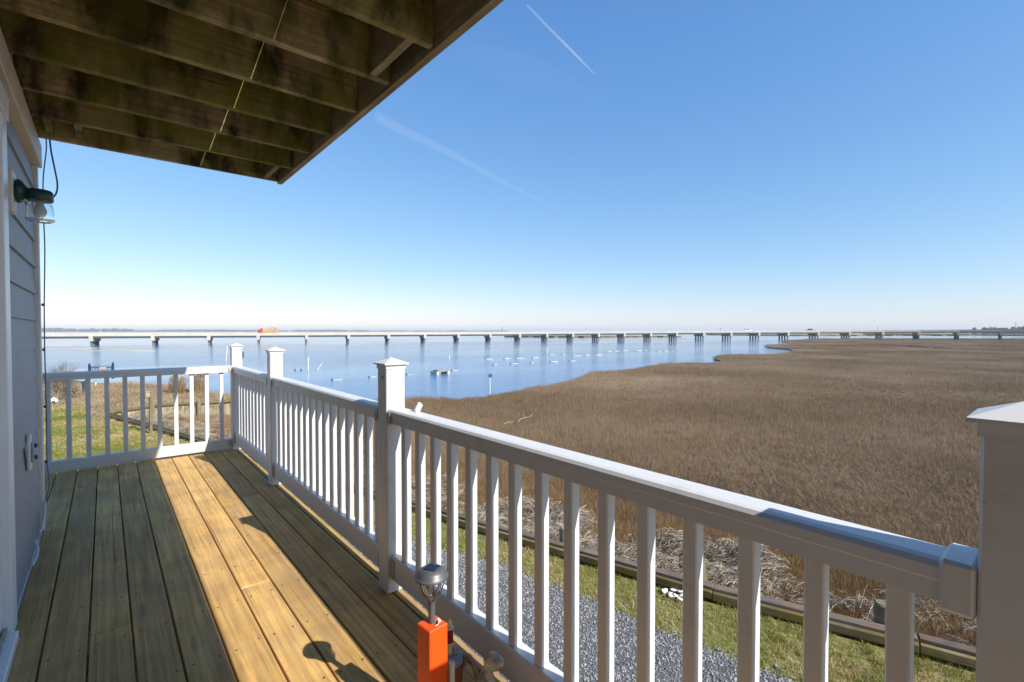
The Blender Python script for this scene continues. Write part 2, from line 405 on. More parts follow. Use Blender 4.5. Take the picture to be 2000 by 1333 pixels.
def scatter(name, pts, rot, scl, meshes, m, label, cat):
    """one object: a cloud of points, each carrying an instance of one of the meshes"""
    n = len(pts); me = bpy.data.meshes.new(name); me.vertices.add(n)
    me.vertices.foreach_set('co', np.asarray(pts, np.float32).ravel())
    a = me.attributes.new('spin', 'FLOAT_VECTOR', 'POINT'); a.data.foreach_set('vector', np.asarray(rot, np.float32).ravel())
    a = me.attributes.new('size', 'FLOAT_VECTOR', 'POINT'); a.data.foreach_set('vector', np.asarray(scl, np.float32).ravel())
    a = me.attributes.new('pick', 'INT', 'POINT'); a.data.foreach_set('value', rng.integers(0, len(meshes), n).astype(np.int32))
    o = link(name, me); tag(o, label, cat, None, 'stuff')
    ng = bpy.data.node_groups.new(name + '_scatter', 'GeometryNodeTree')
    ng.interface.new_socket('Geometry', in_out='INPUT', socket_type='NodeSocketGeometry')
    ng.interface.new_socket('Geometry', in_out='OUTPUT', socket_type='NodeSocketGeometry')
    gi = ng.nodes.new('NodeGroupInput'); go = ng.nodes.new('NodeGroupOutput'); jn = ng.nodes.new('GeometryNodeJoinGeometry')
    def attr(nm, t):
        x = ng.nodes.new('GeometryNodeInputNamedAttribute'); x.data_type = t; x.inputs['Name'].default_value = nm
        return x.outputs['Attribute']
    sp, sz, pk = attr('spin', 'FLOAT_VECTOR'), attr('size', 'FLOAT_VECTOR'), attr('pick', 'INT')
    e2r = ng.nodes.new('FunctionNodeEulerToRotation'); ng.links.new(sp, e2r.inputs[0])
    for k, tm in enumerate(meshes):
        tm.materials.clear(); tm.materials.append(M[m])
        to = bpy.data.objects.new(name + '_piece', tm)
        oi = ng.nodes.new('GeometryNodeObjectInfo'); oi.inputs['Object'].default_value = to; oi.inputs['As Instance'].default_value = True
        cm = ng.nodes.new('FunctionNodeCompare'); cm.data_type = 'INT'; cm.operation = 'EQUAL'
        ng.links.new(pk, cm.inputs[2]); cm.inputs[3].default_value = k
        ip = ng.nodes.new('GeometryNodeInstanceOnPoints')
        ng.links.new(gi.outputs[0], ip.inputs['Points']); ng.links.new(cm.outputs[0], ip.inputs['Selection'])
        ng.links.new(oi.outputs['Geometry'], ip.inputs['Instance'])
        ng.links.new(e2r.outputs[0], ip.inputs['Rotation']); ng.links.new(sz, ip.inputs['Scale'])
        ng.links.new(ip.outputs[0], jn.inputs[0])
    ng.links.new(jn.outputs[0], go.inputs[0])
    md = o.modifiers.new('scatter', 'NODES'); md.node_group = ng
    return o
def spins(n, tilt=0.12):
    return np.stack([rng.normal(0, tilt, n), rng.normal(0, tilt, n), rng.uniform(0, 2 * math.pi, n)], 1)

# ------------------------------------------------------------------ terrain
ZL, ZM, ZW = -2.875, -3.45, CH - 5.0                         # lawn, marsh mud, water
BK = [(0.05, 30.2), (1.75, 24.3), (2.65, 20.8), (4.2, 14.8), (5.6, 8.95), (6.05, 7.35), (6.35, 6.3), (6.95, 4.05), (7.58, 2.4), (7.88, 1.5), (8.15, 0.8), (8.75, -1.2), (9.3, -3.4), (9.7, -6.0)]
W2 = [(0.05, 30.2), (1.94, 31.6), (3.86, 31.2), (5.26, 30.7), (7.6, 30.0)]
bm = bmesh.new(); bmesh.ops.create_circle(bm, cap_ends=True, segments=96, radius=12000)
water = link('water', to_mesh(bm, 'water_sheet'), 'water', loc=(0, 0, ZW)); tag(water, kind='structure')
bm = bmesh.new(); bmesh.ops.create_circle(bm, cap_ends=True, segments=64, radius=12000)
bed = link('ground', to_mesh(bm, 'bed_sheet'), 'marsh', loc=(0, 0, ZW - 0.9)); tag(bed, kind='structure')

shore_px = [(560, 778), (650, 777), (712, 776), (790, 772), (817, 769), (860, 770.5), (905, 770), (945, 766), (980, 761), (1010, 756), (1038, 749), (1075, 745), (1103, 740), (1130, 732), (1147, 725), (1154, 722.5), (1190, 721), (1220, 719.5), (1259, 712), (1298, 707), (1345, 705.5), (1402, 704.5), (1412, 701), (1406, 698.5), (1394, 696), (1399, 693), (1406, 690.6), (1428, 688.8), (1465, 689), (1500, 689), (1536, 687), (1554, 682.5), (1545, 680), (1526, 677.6), (1500, 675.6), (1495, 673.6), (1502, 671.8), (1548, 671.2), (1552, 670), (1536, 667.4), (1528, 665.3), (1550, 663.2), (1600, 661.2), (1700, 660.6), (1850, 660.6), (1990, 660.8)]
zt = ZM + 0.42
shore = [(onz(u, v, zt).x, onz(u, v, zt).y) for u, v in shore_px]
marsh_poly = [(p[0] + 0.12, p[1] + 0.02) for p in BK[::-1]][:-1] + [(0.2, 30.1)] + [(p[0], p[1] - 0.05) for p in W2[1:]] + shore + [(430, -90), (60, -70), (12, -12)]
marsh = link('marsh', poly_mesh(marsh_poly, ZM, ZW - 0.5), 'marsh'); tag(marsh, kind='structure')

land_px = [(447, 773), (385, 766), (330, 758), (230, 752), (150, 744), (80, 738)]
land = [(onz(u, v, ZL).x, onz(u, v, ZL).y) for u, v in land_px]
lawn_poly = [(p[0], p[1]) for p in BK[::-1]] + W2[1:] + land + [(-20, 60), (-70, 66), (-70, -30), (9.7, -30)]
lawn = link('lawn', poly_mesh(lawn_poly, ZL, ZW - 0.5), 'lawn'); tag(lawn, kind='structure')
grav_edge = [(4.3, 9.6), (4.85, 7.75), (5.25, 6.9), (5.58, 5.5), (5.75, 4.7), (5.88, 3.7), (6.15, 2.4), (6.6, 0.6), (7.2, -1.5), (7.6, -6)]
grav_poly = [(-6, 9.6 + 0.3)] + [(x + rng.normal(0, 0.04), y) for x, y in grav_edge] + [(-6, -6)]
gravel = link('gravel_drive', poly_mesh(grav_poly, ZL + 0.012), 'gravelbed'); tag(gravel, kind='structure')

# ------------------------------------------------------------------ far shores
def treeline(name, spans, label):
    vs_, fs = [], []
    for (u0, u1, r_, hmin, hmax) in spans:
        p0, p1 = onr(u0, 650, r_), onr(u1, 650, r_)
        n = int((p1 - p0).length / (hmax * 0.38)) + 1
        hcur = hmin
        for i in range(n):
            t = i / max(1, n - 1); c = p0.lerp(p1, t)
            hcur = min(hmax, max(hmin, hcur + random.gauss(0, (hmax - hmin) * 0.14)))
            for q in range(3):
                h = hcur * random.uniform(0.7, 1.0); rr = h * random.uniform(0.35, 0.6)
                cx, cy = c.x + random.gauss(0, hmax * .8), c.y + random.gauss(0, hmax * .8)
                b0 = len(vs_); k = 6
                for z, s in ((-1, .8), (h * .35, 1.0), (h * .75, .75)):
                    a0 = random.random() * 6
                    vs_ += [(cx + rr * s * math.cos(a0 + 2 * math.pi * j / k) * random.uniform(.8, 1.2), cy + rr * s * math.sin(a0 + 2 * math.pi * j / k) * random.uniform(.8, 1.2), ZW + z * random.uniform(.9, 1.1)) for j in range(k)]
                vs_.append((cx, cy, ZW + h))
                for L_ in range(2):
                    for j in range(k): fs.append((b0 + L_ * k + j, b0 + L_ * k + (j + 1) % k, b0 + (L_ + 1) * k + (j + 1) % k, b0 + (L_ + 1) * k + j))
                for j in range(k): fs.append((b0 + 2 * k + j, b0 + 2 * k + (j + 1) % k, b0 + 3 * k))
    me = bpy.data.meshes.new(name); me.from_pydata(vs_, [], fs); me.update()
    o = link(name, me, 'treefar'); tag(o, label, 'trees', None, 'stuff')
treeline('far_trees', [(-60, 260, 4600, 14, 30), (250, 720, 4700, 10, 19), (700, 990, 4900, 7, 13)], 'thin dark line of woods along the horizon across the bay')
treeline('shore_trees', [(1880, 1950, 1500, 7, 12), (1935, 2120, 1350, 13, 18)], 'low wooded shore beyond the right end of the bridge')
def bar(name, pts_px, rr, thick, m, z=0.25):
    """low flat land bar lying on the water, drawn as a long lens"""
    a = onr(pts_px[0], 650, rr[0]); b_ = onr(pts_px[1], 650, rr[1]); d = (b_ - a); L_ = d.length; d.normalize(); nrm = Vector((-d.y, d.x, 0))
    n = 40; top, bot = [], []
    for i in range(n + 1):
        t = i / n; wd = thick * (math.sin(math.pi * t) ** 0.5) * (0.65 + 0.35 * math.sin(7 * t + rr[0]) + random.uniform(-.1, .1)) + 0.5
        p = a + d * L_ * t; top.append((p + nrm * wd)[:2]); bot.append((p - nrm * wd)[:2])
    o = link(name, poly_mesh(top + bot[::-1], ZW + z, ZW - 0.4), m); tag(o, kind='structure'); return o
bar('far_beach', (-80, 990), (2300, 2600), 90, 'sand', 0.8)
bar('marsh_island', (985, 1330), (395, 430), 28, 'marsh', 1.0)
bar('marsh_island', (1380, 1900), (640, 700), 60, 'marsh', 0.9)
bar('marsh_island', (1700, 2150), (900, 760), 70, 'marsh', 1.2)
bar('sand_bar', (150, 300), (165, 150), 1.8, 'sand', 0.03)
bar('sand_bar', (60, 190), (190, 185), 2.0, 'sand', 0.03)

# ------------------------------------------------------------------ bridge
TH = [(-14, 252), (-0.7, 232), (12.7, 226), (20, 227), (28, 231), (33.6, 237), (40.8, 245), (53, 265), (63, 288), (70, 313), (76, 334), (80, 343), (84, 347), (90, 348), (100, 345)]
def rad(th): return float(np.interp(th, [a for a, _ in TH], [b_ for _, b_ in TH]))
def smooth_rad(th): return sum(rad(th + d) for d in (-6, -3, 0, 3, 6)) / 5
PU = [-60, 62, 185, 303, 410, 505, 598, 679, 756, 826, 891, 953, 1010, 1063, 1113, 1163, 1213, 1264, 1314, 1366, 1419, 1473, 1530, 1589, 1651, 1717, 1789, 1868, 1953, 2045, 2150]
def bpt(u):
    th = math.atan((u - 1000) / FPX) + YAW; r_ = smooth_rad(math.degrees(th))
    zt_ = float(np.interp(math.degrees(th), [-14, 12, 40, 60, 75, 85, 92], [0.45, 0.50, 0.80, 1.35, 1.75, 2.1, 2.3]))
    return Vector((r_ * math.sin(th), r_ * math.cos(th), zt_))
BP = [bpt(u) for u in PU]
bridge = thing('bridge', (BP[5].x, BP[5].y, ZW), 'long low concrete causeway bridge crossing the bay on pile bents', 'bridge')
boff = Vector((BP[5].x, BP[5].y, ZW))
nb = len(BP)
def tan_at(i):
    t = (BP[min(i + 1, nb - 1)] - BP[max(i - 1, 0)]); t.z = 0; return t.normalized()
def span_prism(i, prof):
    bm = bmesh.new(); rings = []
    for k in (i, i + 1):
        t = tan_at(k); nrm = Vector((t.y, -t.x, 0))            # towards the camera side
        if nrm.dot(BP[k]) > 0: nrm = -nrm
        rings.append([bm.verts.new(BP[k] - boff + nrm * a + Vector((0, 0, z))) for a, z in prof])
    n = len(prof)
    for j in range(n): bm.faces.new((rings[0][j], rings[0][(j + 1) % n], rings[1][(j + 1) % n], rings[1][j]))
    bm.faces.new(rings[0][::-1]); bm.faces.new(rings[1]); return to_mesh(bm, 'span_piece')
for i in range(nb - 1):
    link('deck_slab', span_prism(i, [(4.9, -0.82), (4.9, -1.08), (-4.9, -1.08), (-4.9, -0.82)]), 'concrete', bridge)
    for a in (3.6, 1.35, -1.35, -3.6):
        if a in (1.35, -1.35) and i % 2: continue
        link('girder', span_prism(i, [(a + .28, -1.083), (a + .28, -1.85), (a - .28, -1.85), (a - .28, -1.083)]), 'concrete', bridge)
    for a in (4.72, -4.72):
        link('parapet', span_prism(i, [(a + .16, -0.815), (a + .10, 0.0), (a - .10, 0.0), (a - .16, -0.815)]), 'concrete', bridge)
for i in range(nb):
    p = BP[i] - boff; t = tan_at(i); rz = math.atan2(t.y, t.x)
    link('cap_beam', box_mesh((1.15, 9.8, 1.05), 0.06, 'cap'), 'concrete', bridge, (p.x, p.y, p.z - 2.38), (0, 0, rz))
    hgt = p.z - 2.9 + 0.9
    for s in (-3.9, -1.3, 1.3, 3.9):
        nrm = Vector((-t.y, t.x, 0)) * s
        link('pile', box_mesh((0.62, 0.62, round(hgt, 2)), 0.05, 'pile'), 'pileconc', bridge, (p.x + nrm.x, p.y + nrm.y, p.z - 2.9 - hgt / 2), (0, 0, rz))
    for s in (4.5, -4.5):
        nrm = Vector((t.y, -t.x, 0))
        if nrm.dot(BP[i]) > 0: nrm = -nrm
        q = p + nrm * s
        link('end_block', box_mesh((1.2, 0.9, 1.9), 0.05, 'eb'), 'concrete', bridge, (q.x, q.y, p.z - 1.75), (0, 0, rz))
def on_bridge(u, side=-1.8):
    th = math.atan((u - 1000) / FPX) + YAW
    i = max(k for k in range(nb - 1) if PU[k] <= u); f = (u - PU[i]) / (PU[i + 1] - PU[i])
    p = BP[i].lerp(BP[i + 1], f); t = (BP[i + 1] - BP[i]); t.z = 0; t.normalize()
    nrm = Vector((t.y, -t.x, 0))
    if nrm.dot(p) > 0: nrm = -nrm
    p = p + nrm * side; p.z -= 0.82
    return p, math.atan2(t.y, t.x)
def wheel(parent, x, y, r_=0.5, wdt=0.28):
    wh = link('wheel', lathe_mesh([(r_ * .55, -wdt / 2), (r_ * .9, -wdt / 2), (r_, -wdt / 4), (r_, wdt / 4), (r_ * .9, wdt / 2), (r_ * .55, wdt / 2)], 14), 'tyre', parent, (x, y, r_), (R(90), 0, 0))
    link('rim', lathe_mesh([(r_ * .54, -wdt * .4), (r_ * .54, wdt * .4)], 12), 'steel', wh)
p, rz = on_bridge(523, 1.6)
tk = thing('crane_truck', p, 'red truck carrying a yellow lift boom on the bridge', 'truck', rz=rz + math.pi)
bm = bmesh.new(); add_box(bm, (2.9, 0, 1.45), (1.5, 2.3, 1.7), .12); add_box(bm, (2.35, 0, 2.45), (0.9, 2.0, 0.7), .15); link('cab', to_mesh(bm, 'cab'), 'truckred', tk)
bm = bmesh.new(); add_box(bm, (3.42, 0, 1.85), (0.5, 1.9, 0.55), .05); link('windscreen', to_mesh(bm, 'ws'), 'glassdark', tk)
bm = bmesh.new(); add_box(bm, (-0.9, 0, 0.95), (6.0, 2.2, 0.35), .04); link('chassis', to_mesh(bm, 'chassis'), 'truckyellow', tk)
bm = bmesh.new(); add_box(bm, (0.9, 0, 1.7), (1.7, 1.9, 1.1), .1); add_box(bm, (-0.6, 0, 1.5), (0.9, 1.6, .8), .1); link('machine_body', to_mesh(bm, 'mb'), 'truckyellow', tk)
link('boom', tube_mesh([(1.0, 0, 2.1), (-1.0, 0, 3.0), (-3.2, 0, 2.9)], 0.2, 6), 'truckyellow', tk)
link('boom', tube_mesh([(-0.7, 0, 1.4), (-2.2, 0, 2.0), (-3.5, 0, 3.1)], 0.18, 6), 'truckyellow', tk)
bm = bmesh.new(); add_box(bm, (-3.3, 0, 2.0), (0.9, 1.7, 1.5), .1); link('basket', to_mesh(bm, 'bk'), 'truckyellow', tk)
for x in (2.7, -1.6, -2.9):
    for y in (-1, 1): wheel(tk, x, y)
def car(u, m, label, L_=4.6, H_=1.5, name='parked_car', kind=0, side=1.6):
    p, rz = on_bridge(u, side)
    c = thing(name, p, label, 'car' if kind == 0 else 'pickup', rz=rz + math.pi)
    prof = [(L_ / 2, .35), (L_ / 2, .85), (L_ * .28, .98), (L_ * .12, H_), (-L_ * .28, H_), (-L_ * .45, 1.0), (-L_ / 2, .95), (-L_ / 2, .35)] if kind == 0 else \
           [(L_ / 2, .4), (L_ / 2, 1.0), (L_ * .22, 1.15), (L_ * .12, H_), (-L_ * .12, H_), (-L_ * .17, 1.1), (-L_ / 2, 1.1), (-L_ / 2, .4)]
    bm = bmesh.new(); A = [bm.verts.new((x, -.9, z)) for x, z in prof]; B = [bm.verts.new((x, .9, z)) for x, z in prof]
    for j in range(len(prof)): bm.faces.new((A[j], A[(j + 1) % len(prof)], B[(j + 1) % len(prof)], B[j]))
    bm.faces.new(A[::-1]); bm.faces.new(B); link('body', to_mesh(bm, 'carbody'), m, c)
    x0, x1 = (L_ * .16, -L_ * .3) if kind == 0 else (L_ * .12, -L_ * .1)
    bm = bmesh.new(); add_box(bm, ((x0 + x1) / 2, 0, (H_ + 1.0) / 2 + .03), (abs(x0 - x1) * .8, 1.84, (H_ - 1.0) * .7), .03); link('window', to_mesh(bm, 'cw'), 'glassdark', c)
    for x in (L_ * .32, -L_ * .3):
        for y in (-.82, .82): wheel(c, x, y, .34, .22)
car(1455, 'carwhite', 'white car driving along the bridge', 4.7, 1.75, 'car')
car(1579, 'cargrey', 'dark grey pickup truck driving along the bridge', 5.4, 1.8, 'pickup_truck', 1)
for u, lab, h in ((985, 'thin dark pole on the bridge left of the three', 3.2), (1415, 'thin pole on the bridge beside the white car', 2.6), (1719, 'thin pole on the bridge right of the grey pickup', 3.0)):
    p, rz = on_bridge(u, -4.2); pl = thing('sign_pole', p, lab, 'pole', 'poles on the bridge')
    link('pole', tube_mesh([(0, 0, 0), (0, 0, h)], 0.07, 6), 'plastic_dark', pl)
    bm = bmesh.new(); add_box(bm, (0, 0, h - .35), (.5, .06, .7), .02); link('plate', to_mesh(bm, 'pp'), 'plastic_dark', pl)
p = onr(1984, 650, 1250); p.z = ZW
tw = thing('utility_tower', p, 'slender utility tower above the wooded shore at far right', 'tower')
link('mast', tube_mesh([(0, 0, 0), (0, 0, 21)], [0.45, 0.25], 6), 'pileconc', tw)
for z, L_ in ((20.5, 6), (18, 4.5), (15.5, 3.5)):
    bm = bmesh.new(); add_box(bm, (0, 0, z), (L_, .3, .3)); link('cross_arm', to_mesh(bm, 'arm'), 'pileconc', tw, rot=(0, R(12), 0.2))

# ------------------------------------------------------------------ things in the water
floats = [(650, 742, 36, 1), (722, 737, 16, 0), (795, 732, 30, 1), (883, 724, 20, 1), (948, 702, 22, 0), (963, 712, 12, 1), (985, 701, 14, 0), (998, 711, 24, 0), (1008, 700, 20, 0), (1036, 709, 14, 1), (1040, 699, 14, 0), (1073, 693, 16, 0), (1075, 707, 22, 1), (1098, 692.5, 14, 0), (1119, 695.5, 20, 0), (1112, 705, 16, 1), (1142, 694, 8, 0), (1163, 693.5, 14, 0), (1184, 686.5, 12, 0), (1199, 686, 12, 0), (1215, 685, 10, 0), (1242, 685.5, 12, 0), (1258, 684.5, 10, 0), (1283, 687, 8, 1), (1296, 686, 10, 1), (1310, 685.5, 7, 1)]
ORD = 'first second third fourth fifth sixth seventh eighth ninth tenth eleventh twelfth thirteenth fourteenth fifteenth sixteenth seventeenth eighteenth'.split()
fn = [0, 0]
for u, v, L_, kd in sorted(floats):
    lab_ = ORD[fn[kd]] + (' white floating oyster cage' if kd == 0 else ' weedy tan floating oyster cage') + ', counted from the left'; fn[kd] += 1
    a, b_ = onz(u, v, ZW), onz(u + L_, v - 0.6, ZW); d = (b_ - a); ln = max(0.7, d.length * random.uniform(.5, .85))
    f = thing('oyster_cage', a, lab_, 'oyster cage', 'white oyster cages' if kd == 0 else 'weedy oyster cages', math.atan2(d.y, d.x) + random.gauss(0, .15))
    bm = bmesh.new(); add_box(bm, (ln * .55, 0, -0.05), (ln * .8, .55, .13), .03); link('cage', to_mesh(bm, 'cage'), 'float' if kd == 0 else 'floatwood', f)
    for y in (-.3, .3): link('float_tube', tube_mesh([(ln * .15, y, -.02), (ln, y, random.uniform(-.05, .0))], .045, 7), 'float', f)
    link('marker_buoy', lathe_mesh([(.02, -.1), (.08, -.05), (.11, .03), (.07, .09), (.02, .11)], 10), 'plastic_dark', f, (-.08, 0, 0.0))
p = onz(846, 731, ZW); q = onz(873, 728.5, ZW); d = q - p
rf = thing('work_raft', p, 'small brown wooden raft floating behind the white railing post', 'raft', rz=math.atan2(d.y, d.x)); L_ = d.length
bm = bmesh.new()
for k in range(5): add_box(bm, (L_ / 2, -.5 + k * .25, .28), (L_, .22, .08), .01)
link('planking', to_mesh(bm, 'pl'), 'floatwood', rf)
bm = bmesh.new(); add_box(bm, (.25, 0, .08), (.35, 1.2, .34), .05); add_box(bm, (L_ - .25, 0, .08), (.35, 1.2, .34), .05); link('pontoon', to_mesh(bm, 'pn'), 'float', rf)
bm = bmesh.new(); add_box(bm, (.4, 0, .38), (.4, .5, .14), .03); link('crate', to_mesh(bm, 'cr'), 'plastic_dark', rf)
for (u, v, u2, v2, lab) in ((602, 723, 602, 698, 'upright white pvc stake in the water'), (616, 724, 629, 709, 'leaning white pvc stake in the water'), (441, 706, 444, 676, 'thin white stake left of the corner railing post'), (1069, 690, 1069, 680, 'faint white stake far out among the oyster cages'), (878, 702, 878, 694, 'short white stake right of the tall railing post')):
    a = onz(u, v, ZW); zc = (a - Vector((0, 0, CH))).dot(fw); tpt = a + rt * ((u2 - u) / FPX * zc) + upv * ((v - v2) / FPX * zc)
    s = link('pvc_stake', tube_mesh([(0, 0, -.4), tpt - a], 0.05, 8), 'pvc', loc=a); tag(s, lab, 'stake')
for u, v, sd_ in ((576, 723, 'left'), (588, 723, 'right')):
    s = link('dark_buoy', lathe_mesh([(.02, -.15), (.09, -.1), (.12, .03), (.08, .09), (.03, .12), (.02, .16)], 10), 'plastic_dark', loc=onz(u, v, ZW))
    tag(s, '%s one of two small dark buoys beside the white stakes' % sd_, 'buoy', 'dark buoys')
a = onz(957, 766, ZM)
sg = thing('marsh_sign', a, 'small blue square sign on a white post at marsh edge', 'sign')
link('post', tube_mesh([(0, 0, -.2), (0, 0, 1.35)], .03, 8), 'pvc', sg)
link('panel', box_mesh((.27, .02, .27), .006, 'sign'), 'signblue', sg, (0, -.04, 1.28), (0, 0, -YAW))
# corner bits of far-off land wood
for (u, v, u2, v2, lab) in ((985, 828, 1003, 824, 'short pale driftwood stick lying in the near marsh'), (1012, 823, 1042, 810, 'long pale forked driftwood branch lying in the near marsh'), (1622, 688.5, 1636, 689.5, 'bleached driftwood log far out in the marsh')):
    a, b_ = onz(u, v, ZM + .38), onz(u2, v2, ZM + .38); d = b_ - a; L_ = d.length
    dw = thing('driftwood', a, lab, 'driftwood', rz=math.atan2(d.y, d.x)); k_ = .013 * max(1, L_ / 1.8)
    link('trunk', tube_mesh(smooth_path([(0, 0, -.02), (L_ * .3, L_ * .03, .03), (L_ * .65, -L_ * .02, .0), (L_, L_ * .02, .05)], 4), [k_ * (1.2 - .7 * i / 12) for i in range(13)], 7), 'bleached', dw)
    link('twig', tube_mesh([(L_ * .45, 0, .01), (L_ * .6, L_ * .12, .06), (L_ * .75, L_ * .16, .08)], [k_ * .7, k_ * .5, k_ * .3], 6), 'bleached', dw)
# ------------------------------------------------------------------ bulkheads
def seglen(P):
    return [math.dist(P[i], P[i + 1]) for i in range(len(P) - 1)]
def along(P, s):
    for i, L_ in enumerate(seglen(P)):
        if s <= L_ or i == len(P) - 2:
            t = s / L_; a, b_ = P[i], P[i + 1]
            return Vector((a[0] + (b_[0] - a[0]) * t, a[1] + (b_[1] - a[1]) * t, 0)), math.atan2(b_[1] - a[1], b_[0] - a[0])
        s -= L_
bw = thing('timber_bulkhead', (BK[6][0], BK[6][1], ZL), 'long weathered timber bulkhead between lawn and marsh', 'bulkhead'); woff = Vector((BK[6][0], BK[6][1], ZL))
tot = sum(seglen(BK)); s = 0.0; kk = 0
while s < tot - 0.3:
    L_ = min(random.uniform(1.9, 2.6), tot - s); p0, _ = along(BK, s); p1, _ = along(BK, s + L_)
    d = p1 - p0; rz = math.atan2(d.y, d.x); c = (p0 + p1) / 2; n_ = Vector((-d.y, d.x, 0)).normalized()  # towards the marsh
    if n_.x < 0: n_ = -n_
    ln = d.length - 0.012
    jig = random.uniform(-.012, .012)
    q = c - woff + n_ * 0.13; link('cap_timber', box_mesh((round(ln, 2), .15, .055), .008, 'cap'), 'captimber', bw, (q.x, q.y, ZL + .185 + jig - woff.z), (random.uniform(-.03, .03), 0, rz))
    q = c - woff + n_ * 0.01; link('waler', box_mesh((round(ln, 2), .07, .115), .008, 'wal'), 'timber', bw, (q.x, q.y, ZL + .11 + jig - woff.z), (0, 0, rz))
    q = c - woff + n_ * 0.075; link('face_plank', box_mesh((round(ln, 2), .045, .62), .004, 'fp'), 'timber', bw, (q.x, q.y, ZL - .155 - woff.z), (0, 0, rz))
    s += L_; kk += 1
s = 0.9
while s < tot:
    p, a = along(BK, s); n_ = Vector((math.sin(a), -math.cos(a), 0)); n_ = n_ if n_.x > 0 else -n_
    q = p - woff + n_ * 0.36; h = random.uniform(.32, .46)
    me = lathe_mesh([(.105, -.95), (.11, 0), (.108, h - .02), (.09, h)], 14)
    link('pile', me, 'pile', bw, (q.x, q.y, 0), (random.gauss(0, .03), random.gauss(0, .03), 0))
    s += random.uniform(2.1, 2.7)
b2 = thing('sheet_bulkhead', (W2[0][0], W2[0][1], ZL), 'pale timber wall with a dark cap rail across the far end of the marsh', 'bulkhead'); w2o = Vector((W2[0][0], W2[0][1], ZL))
tot2 = sum(seglen(W2)); s = 0
while s < tot2 - .2:
    p, a = along(W2, s + .11); q = p - w2o
    link('sheet_board', box_mesh((.205, .05, .95), .006, 'sb'), 'palewood', b2, (q.x, q.y, -.28 + random.uniform(-.01, .01)), (0, 0, a)); s += .215
for i in range(len(W2) - 1):
    a, b_ = W2[i], W2[i + 1]; L_ = math.dist(a, b_); q = Vector(((a[0] + b_[0]) / 2, (a[1] + b_[1]) / 2, 0)) - w2o
    link('cap_rail', box_mesh((round(L_, 3), .2, .09), .01, 'cr2'), 'timber', b2, (q.x, q.y - .02, .26), (0, 0, math.atan2(b_[1] - a[1], b_[0] - a[0])))
for s_ in (2.2, 4.3, 6.4):
    p, a = along(W2, s_); q = p - w2o
    link('pile', lathe_mesh([(.1, -.9), (.1, .36), (.08, .4)], 12), 'pile', b2, (q.x + .0, q.y - .18, 0))
# tall post with a box beside the bulkhead
a = onz(295, 848, ZL)
tp = thing('tall_post', a, 'tall square wooden post with a small dark box near its top', 'post')
link('post', box_mesh((.10, .10, 1.8), .008, 'tp'), 'pile', tp, (0, 0, .86), (0, .015, .3))
bm = bmesh.new(); add_box(bm, (0, 0, 0), (.17, .15, .2), .01); add_box(bm, (0, 0, .115), (.22, .2, .03), .005); link('box', to_mesh(bm, 'nb'), 'floatwood', tp, (-.11, -.04, 1.62), (0, 0, .3))
# things by the far lawn edge
a = onz(105, 791, ZL)
og = thing('lawn_ornament', a, 'small white lawn ornament with dark openings beside the bare bush', 'ornament')
bm = bmesh.new(); bmesh.ops.create_uvsphere(bm, u_segments=14, v_segments=9, radius=.2)
for v in bm.verts: v.co = Vector((v.co.x * 1.05, v.co.y * .7, max(-.02, v.co.z * 1.25) + .16))
link('body', to_mesh(bm, 'orn', True), 'whitepaint', og)
for x in (-.15, .15): link('leg', tube_mesh([(x, 0, -.03), (x * .9, 0, .2)], .045, 8), 'whitepaint', og)
bm = bmesh.new(); add_box(bm, (0, -.135, .14), (.14, .03, .2), .02); link('opening', to_mesh(bm, 'op'), 'plastic_dark', og)
a = onz(165, 771, ZL)
dp = thing('mooring_post', a, 'dark upright post standing in the dry brush left of the pale wall', 'post')
link('post', lathe_mesh([(.13, -.1), (.12, .7), (.14, .72), (.14, .86), (.05, .9)], 12), 'plastic_dark', dp)
a = onz(187, 757, ZL)
dp = thing('white_marker', a, 'short white stake in the dry brush near the water', 'stake')
link('stake', tube_mesh([(0, 0, -.1), (0, 0, .42)], .05, 8), 'pvc', dp)
link('stake_cap', lathe_mesh([(.055, 0), (.06, .03), (.02, .05)], 10), 'plastic_dark', dp, (0, 0, .42))
a = onz(175, 741, ZL); b_ = onz(221, 740, ZL); d = b_ - a; L_ = d.length
fp = thing('metal_fence', a, 'short dark blue picket fence panel by the water with a pink sign', 'fence', rz=math.atan2(d.y, d.x))
for x, h in ((0, 1.28), (L_, 1.36)):
    po = link('post', box_mesh((.14, .14, h), .01, 'fpost' + str(h)), 'fenceblue', fp, (x, 0, h / 2))
    link('finial', lathe_mesh([(.03, 0), (.07, .05), (.02, .12)], 8), 'fenceblue', po, (0, 0, h / 2))
for z in (.35, 1.0): link('rail', box_mesh((L_, .05, .06), .005, 'frail'), 'fenceblue', fp, (L_ / 2, 0, z))
npk = 14
for k in range(npk): link('picket', box_mesh((.035, .035, 1.02), .004, 'fpk'), 'fenceblue', fp, (L_ * (k + 1) / (npk + 1), 0, .66))
link('panel', box_mesh((.5, .03, .16), .005, 'fpan'), 'pink', fp, (L_ * .58, -.05, .95))

